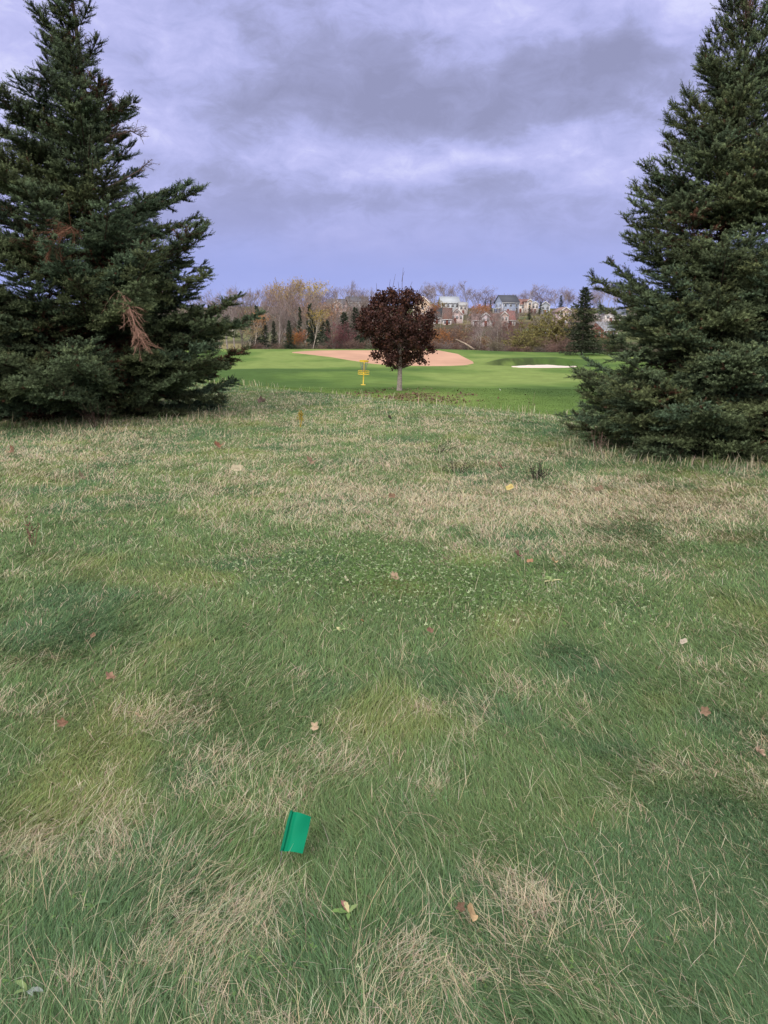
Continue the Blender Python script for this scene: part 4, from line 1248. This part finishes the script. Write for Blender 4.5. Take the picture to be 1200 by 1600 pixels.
# ---- bare trees and scrub, told apart by what they stand by
LAND = {
 'sky': [(372, 'behind the limbs of the ragged spruce'), (402, 'above the thin topped spruce'), (425, 'behind the pale pink birch'), (447, 'behind the tan crowned birch'), (474, 'behind the yellow tufted birch'), (492, 'above the golden birch'), (520, 'behind the dark roofed house'), (556, 'behind the long dark grey roof'),
         (600, 'behind the left of the maroon maple'), (640, 'behind the right of the maroon maple'), (665, 'behind the tall beige gable'), (702, 'behind the pale grey house'), (728, 'above the small shed roofed house'), (752, 'behind the orange trees'), (790, 'behind the blue grey house'), (815, 'behind the red brown roof'), (836, 'behind the small white gables'), (858, 'behind the grey blue gable'), (880, 'above the pinkish house'), (914, 'behind the tall lone spruce'), (945, 'above the slate roofs'), (985, 'behind the dense spruce')],
 'belt': [(250, 'glimpsed through the ragged spruce'), (345, 'at the edge of the ragged spruce'), (392, 'by the leaning tan birch'), (405, 'among the first dark spruces'), (428, 'left of the low pointed spruce'), (452, 'above the orange bush'), (470, 'by the slim spruce spire'), (487, 'beside the golden birch'), (519, 'above the crimson shrub'), (545, 'above the dull crimson shrub'), (575, 'left of the maroon maple'), (625, 'behind the maroon maple'), (672, 'right of the maroon maple'), (695, 'beside the thin orange tree'), (716, 'above the pale fallen trunk'),
          (740, 'before the low pinkish house'), (758, 'before the lilac gable'), (786, 'before the townhouse row'), (812, 'above the yellow olive bush'), (866, 'at the big olive tree'), (893, 'left of the lone spruce'), (914, 'at the foot of the lone spruce'), (945, 'before the red brick house'), (975, 'behind the dense spruce')]}
PEND = []
def fill(kind, px, top, Y, wid, twig, what, group, land, cat='tree', leaf=(.3, .2, .1)):
    o = plant(kind, px, top, Y, wid, twig=twig, leaf=leaf, label='x', group=group, cat=cat)
    lm = min(LAND[land], key=lambda q: abs(q[0] - px))[1]
    PEND.append((what, lm, px, o))
rb = random.Random(3)
def shade(c, a, b): return tuple(np.array(c) * rb.uniform(a, b))
for i in range(80):          # skyline, beyond the houses
    px = 372 + i * 7.8 + rb.uniform(-4, 4)
    top = rb.uniform(445, 463) + (2 if px > 760 else 0)
    if 560 < px < 655: top += 6
    if 765 < px < 812: top = max(top, 463)
    fill(rb.choice(['birch_a', 'birch_b', 'alder']), px, top, rb.uniform(430, 500), rb.uniform(.9, 1.4), shade((.33, .25, .26), .85, 1.15), 'leafless pinkish tree', 'leafless trees along the skyline', 'sky')  # reddish twigs paled toward pink, distance haze put into their colour
for i in range(40):          # left part of the belt
    px = 385 + i * 5.0 + rb.uniform(-3, 3)
    fill(rb.choice(['birch_a', 'birch_b', 'alder', 'birch_b', 'birch_leafy']), px, rb.uniform(466, 497), rb.uniform(150, 215), rb.uniform(.8, 1.2), shade(rb.choice([PINK, GREY, GREY, BRN]), .8, 1.1), 'tall thin tree', 'bare trees in the left of the belt', 'belt', leaf=shade(rb.choice([(.42, .28, .20), (.44, .24, .12)]), .8, 1.1))
for i in range(14):          # behind the ragged spruce
    px = 200 + i * 14 + rb.uniform(-5, 5)
    fill(rb.choice(['birch_a', 'birch_b', 'spruce_a']), px, rb.uniform(462, 492), rb.uniform(140, 200), rb.uniform(1., 1.4), shade(rb.choice([PINK, GREY]), .8, 1.1), 'tall belt tree', 'belt trees behind the ragged spruce', 'belt', leaf=DG)
for i in range(44):          # right part: lower alders in front of the houses
    px = 590 + i * 7.6 + rb.uniform(-4, 4)
    if 805 < px < 880: continue
    fill(rb.choice(['alder', 'alder_b', 'birch_a', 'maple_thin']), px, rb.uniform(502, 520) if px < 900 else 502, rb.uniform(132, 190), rb.uniform(.9, 1.4), shade(rb.choice([GREY, BRN, PINK, BRN, MAR]), .75, 1.0), 'bare alder', 'bare alders right of the maple', 'belt', leaf=(.26, .15, .08))
for i in range(19):          # on the slope between the houses
    px = 655 + i * 18 + rb.uniform(-6, 6)
    fill(rb.choice(['alder', 'birch_b', 'birch_a']), px, rb.uniform(478, 498), rb.uniform(245, 295), rb.uniform(.8, 1.1), shade(PINK, .8, 1.1), 'thin pinkish slope tree', 'bare trees on the housing slope', 'belt')
for i in range(66):          # scrub at the foot of the belt
    px = 378 + i * 9.0 + rb.uniform(-4, 4)
    right = px > 690
    top = rb.uniform(528, 539) if not right else rb.uniform(522, 538)
    if 795 < px < 860: top = rb.uniform(536, 543)
    if 680 < px < 770 or 860 < px < 905: tws = [BRN, MAR, GREY, BRN]
    else: tws = [BRN, (.22, .19, .13), GREY, (.20, .18, .14)]
    fill(rb.choice(['brush', 'brush_b']), px, top, rb.uniform(120, 131), rb.uniform(1.1, 1.6), shade(rb.choice(tws), .7, 1.15), 'bare shrub in the scrub', 'bare shrubs along the edge of the green', 'belt', cat='shrub')
for px, top, Y, k, leaf in ((925, 520, 122, 'willow', (.10, .14, .06)), (942, 512, 150, 'willow', (.16, .17, .08)), (958, 522, 124, 'willow', (.09, .12, .05)), (940, 538, 117, 'spruce_c', (.05, .08, .045)), (975, 515, 130, 'spruce_a', DG)):
    fill(k, px, top, Y, 1.3, BRN, 'green bushy tree', 'green bushy trees by the dense spruce', 'belt', leaf=leaf)
from collections import defaultdict
_bk = defaultdict(list)
for what, lm, px, o in PEND: _bk[(what, lm)].append((px, o))
ORD = ['first', 'second', 'third', 'fourth', 'fifth', 'sixth', 'seventh', 'eighth', 'ninth', 'tenth']
for (what, lm), lst in _bk.items():
    lst.sort(key=lambda q: q[0])
    for j, (px, o) in enumerate(lst):
        if len(lst) == 1: o['label'] = what + ' ' + lm
        else: o['label'] = ('leftmost ' if j == 0 else 'rightmost ' if j == len(lst) - 1 else ORD[j] + ' ') + what + (' ' if j in (0, len(lst) - 1) else ' from the left ') + lm
# pale fallen trunk in the scrub
g = Geo()
a, b = at(712, 530, 121.5), at(741, 546, 119.5)
g.tube([a, (a + b) / 2 + np.array([0, 0, .12]), b], [.09, .12, .15], 7, (.36, .28, .22), True)
tag(g.build('leaning_dead_trunk', M_FTRUNK, None, True), 'pale bare trunk leaning down through the scrub right of the maple', 'dead trunk')

# ------------------------------------------------------------------ houses
def paint(name, c, rough=.7):
    return mat(name, c, attr=False, rough=rough, spec=.25, nscale=1.2, namp=.06, ndetail=6)
M_WHITE = paint('white_trim', (.80, .80, .80)); M_GLASS = mat('window_glass', (.16, .17, .20), attr=False, rough=.15, spec=.8)
M_DOOR = paint('door_paint', (.22, .07, .05))
_pc = {}
def P_(kind, c):
    k = (kind, c)
    if k not in _pc: _pc[k] = paint(kind, c, .9 if kind == 'roof_shingles' else .7)
    return _pc[k]
def house(label, px0, px1, ridge, Y, wall, roof, ridge_axis='x', rz=0.0, storeys=2, depth=9.0, pitch=.6, eave=None, nwin=3, chimney=False, porch=False, name='house', door=True, group=None, trim=True, front_gable=None):
    """px0..px1 the facade's columns, ridge its highest row"""
    xa, xb = at(px0, 520, Y)[0], at(px1, 520, Y)[0]
    Wd = (xb - xa) / max(cos(rz), .5); cx = (xa + xb) / 2
    zr = at(px0, ridge, Y)[2]
    z0 = tz(cx, Y)
    half = (depth if ridge_axis == 'x' else Wd) / 2
    ze = zr - half * pitch
    H = max(ze - z0, 2.4); zr_l = H + half * pitch
    root = tag(empty(name, (cx, Y + depth / 2, z0), rz), label, 'house', group)
    w, d = Wd / 2, depth / 2
    g = Geo()
    g.box((-w, -d, -3), (w, d, H))
    if ridge_axis == 'x':
        for sx in (-w, w):
            o_ = .12 if sx > 0 else -.12
            g.add([[sx, -d, H], [sx, d, H], [sx, 0, zr_l], [sx - o_, -d, H], [sx - o_, d, H], [sx - o_, 0, zr_l]], [[0, 1, 2], [3, 5, 4]])
    else:
        for sy in (-d, d):
            o_ = .12 if sy > 0 else -.12
            g.add([[-w, sy, H], [w, sy, H], [0, sy, zr_l], [-w, sy - o_, H], [w, sy - o_, H], [0, sy - o_, zr_l]], [[0, 1, 2], [3, 5, 4]])
    g.build('wall', P_('siding', wall), root)
    g = Geo(); ov = .45; th = .16
    def slab(p):  # four corners, thickened
        p = np.array(p, float); q = p + np.array([0, 0, th])
        g.add(np.concatenate([p, q]), [[0, 3, 2, 1], [4, 5, 6, 7], [0, 1, 5, 4], [1, 2, 6, 5], [2, 3, 7, 6], [3, 0, 4, 7]])
    if ridge_axis == 'x':
        for s in (-1, 1):
            ye = s * (d + ov)
            slab([[-w - ov, ye, H - ov * pitch + .03], [w + ov, ye, H - ov * pitch + .03], [w + ov, 0, zr_l + .03], [-w - ov, 0, zr_l + .03]])
    else:
        for s in (-1, 1):
            xe = s * (w + ov)
            slab([[xe, -d - ov, H - ov * pitch + .03], [xe, d + ov, H - ov * pitch + .03], [0, d + ov, zr_l + .03], [0, -d - ov, zr_l + .03]])
    rf = g.build('roof', P_('roof_shingles', roof), root)
    if chimney:
        g = Geo(); g.box((w * .35, -.4, zr_l - 1), (w * .35 + .8, .4, zr_l + 1.0)); g.build('chimney', P_('brick', (.28, .12, .08)), rf)
    if trim:
        g = Geo(); t = .14
        for sx in (-w, w):
            g.box((sx - t if sx < 0 else sx - .1, -d - .03, -.5), (sx + .1 if sx < 0 else sx + t, -d + .12, H - .3))
        if ridge_axis == 'y':
            for s in (-1, 1):
                v = np.array([[s * (w + .4), -d - ov - .03, H - .40 * pitch - .2], [0, -d - ov - .03, zr_l - .2], [0, -d - ov - .03, zr_l + .16], [s * (w + .4), -d - ov - .03, H - .4 * pitch + .18]])
                g.add(np.concatenate([v, v + [0, .06, 0]]), [[0, 1, 2, 3], [7, 6, 5, 4], [0, 4, 5, 1], [2, 6, 7, 3], [1, 5, 6, 2], [0, 3, 7, 4]])
        else:
            g.box((-w - ov, -d - ov - .05, H - ov * pitch - .12), (w + ov, -d - ov + .04, H - ov * pitch + .08))
        g.build('trim', M_WHITE, root)
    def win(cx_, cz, ww, hh, face='front', sgn=-1):
        f = Geo(); gl = Geo()
        if face == 'front':
            y = -d
            f.box((cx_ - ww / 2 - .1, y - .07, cz - hh / 2 - .1), (cx_ + ww / 2 + .1, y + .02, cz + hh / 2 + .1))
            gl.box((cx_ - ww / 2, y - .09, cz - hh / 2), (cx_ - .03, y - .05, cz + hh / 2)); gl.box((cx_ + .03, y - .09, cz - hh / 2), (cx_ + ww / 2, y - .05, cz + hh / 2))
        else:
            x = sgn * w; a_, b_ = (x - .07, x + .02) if sgn < 0 else (x - .02, x + .07); c_, d_ = (x - .09, x - .05) if sgn < 0 else (x + .05, x + .09)
            f.box((a_, cx_ - ww / 2 - .1, cz - hh / 2 - .1), (b_, cx_ + ww / 2 + .1, cz + hh / 2 + .1))
            gl.box((c_, cx_ - ww / 2, cz - hh / 2), (d_, cx_ + ww / 2, cz + hh / 2))
        fo = f.build('window', M_WHITE, root); gl.build('pane', M_GLASS, fo)
    for st in range(storeys):
        cz = H - 1.35 - st * 2.8
        if cz < .6: break
        for k in range(nwin):
            win(-w + (k + .5) * 2 * w / nwin, cz, min(1.0, 1.0 * w / nwin), 1.15)
        for yy in (-d * .45, d * .4):
            win(yy, cz, 1.0, 1.25, 'side', -1 if cx > 0 or rz > 0 else 1)
    if ridge_axis == 'y' and half * pitch > 2.2: win(0, H + half * pitch * .35, .9, .9)
    if door and H > 2.2:
        g = Geo(); xx = -w + 2 * w * (.5 / max(nwin, 1)) + w / max(nwin, 1)
        g.box((xx - .5, -d - .08, 0), (xx + .5, -d + .02, 2.1)); dr = g.build('door', M_DOOR, root)
        g = Geo(); g.tube([[xx + .38, -d - .09, 1.0], [xx + .38, -d - .15, 1.0]], .04, 6, cap=True); g.build('handle', M_CHAIN, dr)
    if porch:
        g = Geo(); px_ = -w - 1.9
        g.box((px_, -d + 1, H * .45), (-w - .03, d - 2, H * .45 + .2)); g.box((px_, -d + 1, H * .02), (-w - .03, d - 2, H * .02 + .2))
        for yy in (-d + 1.1, d - 2.25): 
            g.box((px_ + .05, yy, H * .02 + .2), (px_ + .22, yy + .17, H * .45))
            g.box((px_ + .05, yy, -3), (px_ + .22, yy + .17, H * .02))
        g.build('porch', M_WHITE, root)
    return root
BL = (.33, .38, .50); WH = (.74, .70, .66); BE = (.62, .50, .40); PKH = (.60, .46, .42); DR = (.085, .09, .11); RR = (.25, .135, .115); GR_ = (.30, .31, .33)
house('blue grey two storey house with dark roof, white trim and side porch', 779, 806, 461, 386, BL, DR, 'x', .32, depth=8.5, pitch=.78, nwin=3, chimney=False, porch=True)
house('pale house with a red brown roof right of the blue grey house', 807, 822, 467, 405, WH, RR, 'x', -.2, pitch=.6, nwin=2)
house('small cream gable against the red brown roofed house', 821, 828, 467.5, 398, BE, RR, 'y', .1, pitch=.7, nwin=1)
house('small white gabled house left of a narrow spruce', 828, 838, 471, 400, WH, GR_, 'y', .1, pitch=.75, nwin=2)
house('grey blue gabled house at the top of the slope behind the olive trees', 846, 859, 471, 392, (.36, .39, .44), GR_, 'y', -.15, pitch=.75, nwin=2)
house('beige gabled townhouse with weathered red roof below the blue grey house', 782, 793, 487, 300, PKH, RR, 'y', 0, depth=10, pitch=.9, nwin=2)
house('beige townhouse with a broad red roof, end of the row', 793.5, 804, 486, 306, BE, (.27, .125, .115), 'x', 0, depth=8, pitch=.8, nwin=3)
house('long beige townhouse left of the weathered red gable', 767, 781.5, 491, 302, BE, RR, 'x', 0, depth=8, pitch=.6, nwin=4)
house('pale lilac gabled house at the left end of the townhouse row', 752, 765, 489, 304, (.60, .52, .56), (.20, .17, .16), 'y', 0, pitch=.75, nwin=2)
house('low pinkish house behind bare trees left of the townhouse row', 739, 750.5, 495, 304, PKH, (.26, .18, .17), 'x', 0, pitch=.5, nwin=3)
house('small white gabled house behind the olive tree', 859, 872, 515, 215, WH, (.40, .40, .44), 'y', .1, depth=6, pitch=.7, nwin=2, storeys=1)
house('pinkish house half hidden between olive tree and tall spruce', 872, 889, 480, 300, (.56, .42, .38), (.28, .2, .18), 'y', .1, pitch=.7, nwin=3)
house('house with slate roof and left white gable beside the dense spruce', 935, 951, 483, 330, WH, (.13, .15, .21), 'x', 0, depth=9, pitch=.6, nwin=3)
house('small white front gable joined to the slate roofed house', 944, 953, 486.5, 322, (.78, .72, .70), (.13, .15, .21), 'y', 0, depth=5, pitch=.7, nwin=1)
house('slate roofed house half hidden by the dense spruce', 956, 978, 483, 332, WH, (.13, .15, .21), 'x', 0, depth=9, pitch=.6, nwin=4)
house('red brick house with a pale grey roof by the dense spruce', 936, 958, 503, 250, (.30, .075, .05), (.36, .38, .42), 'x', .35, depth=9, pitch=.55, nwin=2, storeys=1)
house('low house with a peach coloured roof beside the dense spruce', 931, 956, 536, 150, (.45, .26, .18), (.62, .32, .22), 'x', -.05, depth=6, pitch=.5, nwin=2, storeys=1)
house('tall beige gabled house touching the maple crown', 648, 677, 463, 352, (.66, .49, .36), (.42, .30, .24), 'y', -.15, depth=10, pitch=.85, nwin=3)
house('white gabled annex below the beige gabled house', 668, 681, 480, 330, (.80, .78, .76), (.30, .26, .25), 'y', -.2, depth=7, pitch=.9, nwin=1)
house('pale grey house with a pale grey roof and large windows', 688, 716, 463, 372, (.52, .56, .60), (.42, .45, .48), 'x', .05, depth=10, pitch=.55, nwin=4)
house('small pale shed roofed house right of the pale grey house', 717, 729, 472, 366, (.58, .53, .50), (.38, .38, .38), 'x', 0, depth=6, pitch=.4, nwin=2)
house('white house with a near black roof below the pale grey house', 677, 693, 481, 318, (.66, .62, .62), (.055, .06, .065), 'x', 0, depth=9, pitch=.8, nwin=3)
house('steep brown roofed house with pinkish walls below the pale grey house', 694, 706, 481, 312, PKH, (.17, .095, .075), 'x', -.1, depth=9, pitch=.9, nwin=2)
house('pinkish white gable beside the steep brown roof', 706, 724, 481, 316, (.60, .48, .47), (.20, .12, .10), 'y', -.1, depth=8, pitch=1.0, nwin=3)
house('long house with a dark grey roof on the hilltop left of the maple', 541, 574, 463, 410, (.42, .40, .42), (.115, .115, .13), 'x', .1, depth=11, pitch=.55, nwin=5)
house('house with a dark roof and pinkish walls behind the spruces', 512, 540, 467, 400, (.52, .38, .34), (.15, .14, .15), 'x', -.15, depth=10, pitch=.55, nwin=4)
house('pinkish gable jutting out of the dark roofed house behind the spruces', 522, 536, 470, 388, (.58, .42, .37), (.15, .14, .15), 'y', -.15, depth=5, pitch=.7, nwin=2)
house('pinkish house glimpsed through the limbs of the ragged spruce', 232, 255, 449, 395, (.64, .50, .46), (.36, .27, .26), 'x', 0, depth=10, pitch=.5, nwin=3)
for k_, (r0, h0) in PROTO.items():
    if k_ not in USED:
        print('unused proto', k_)
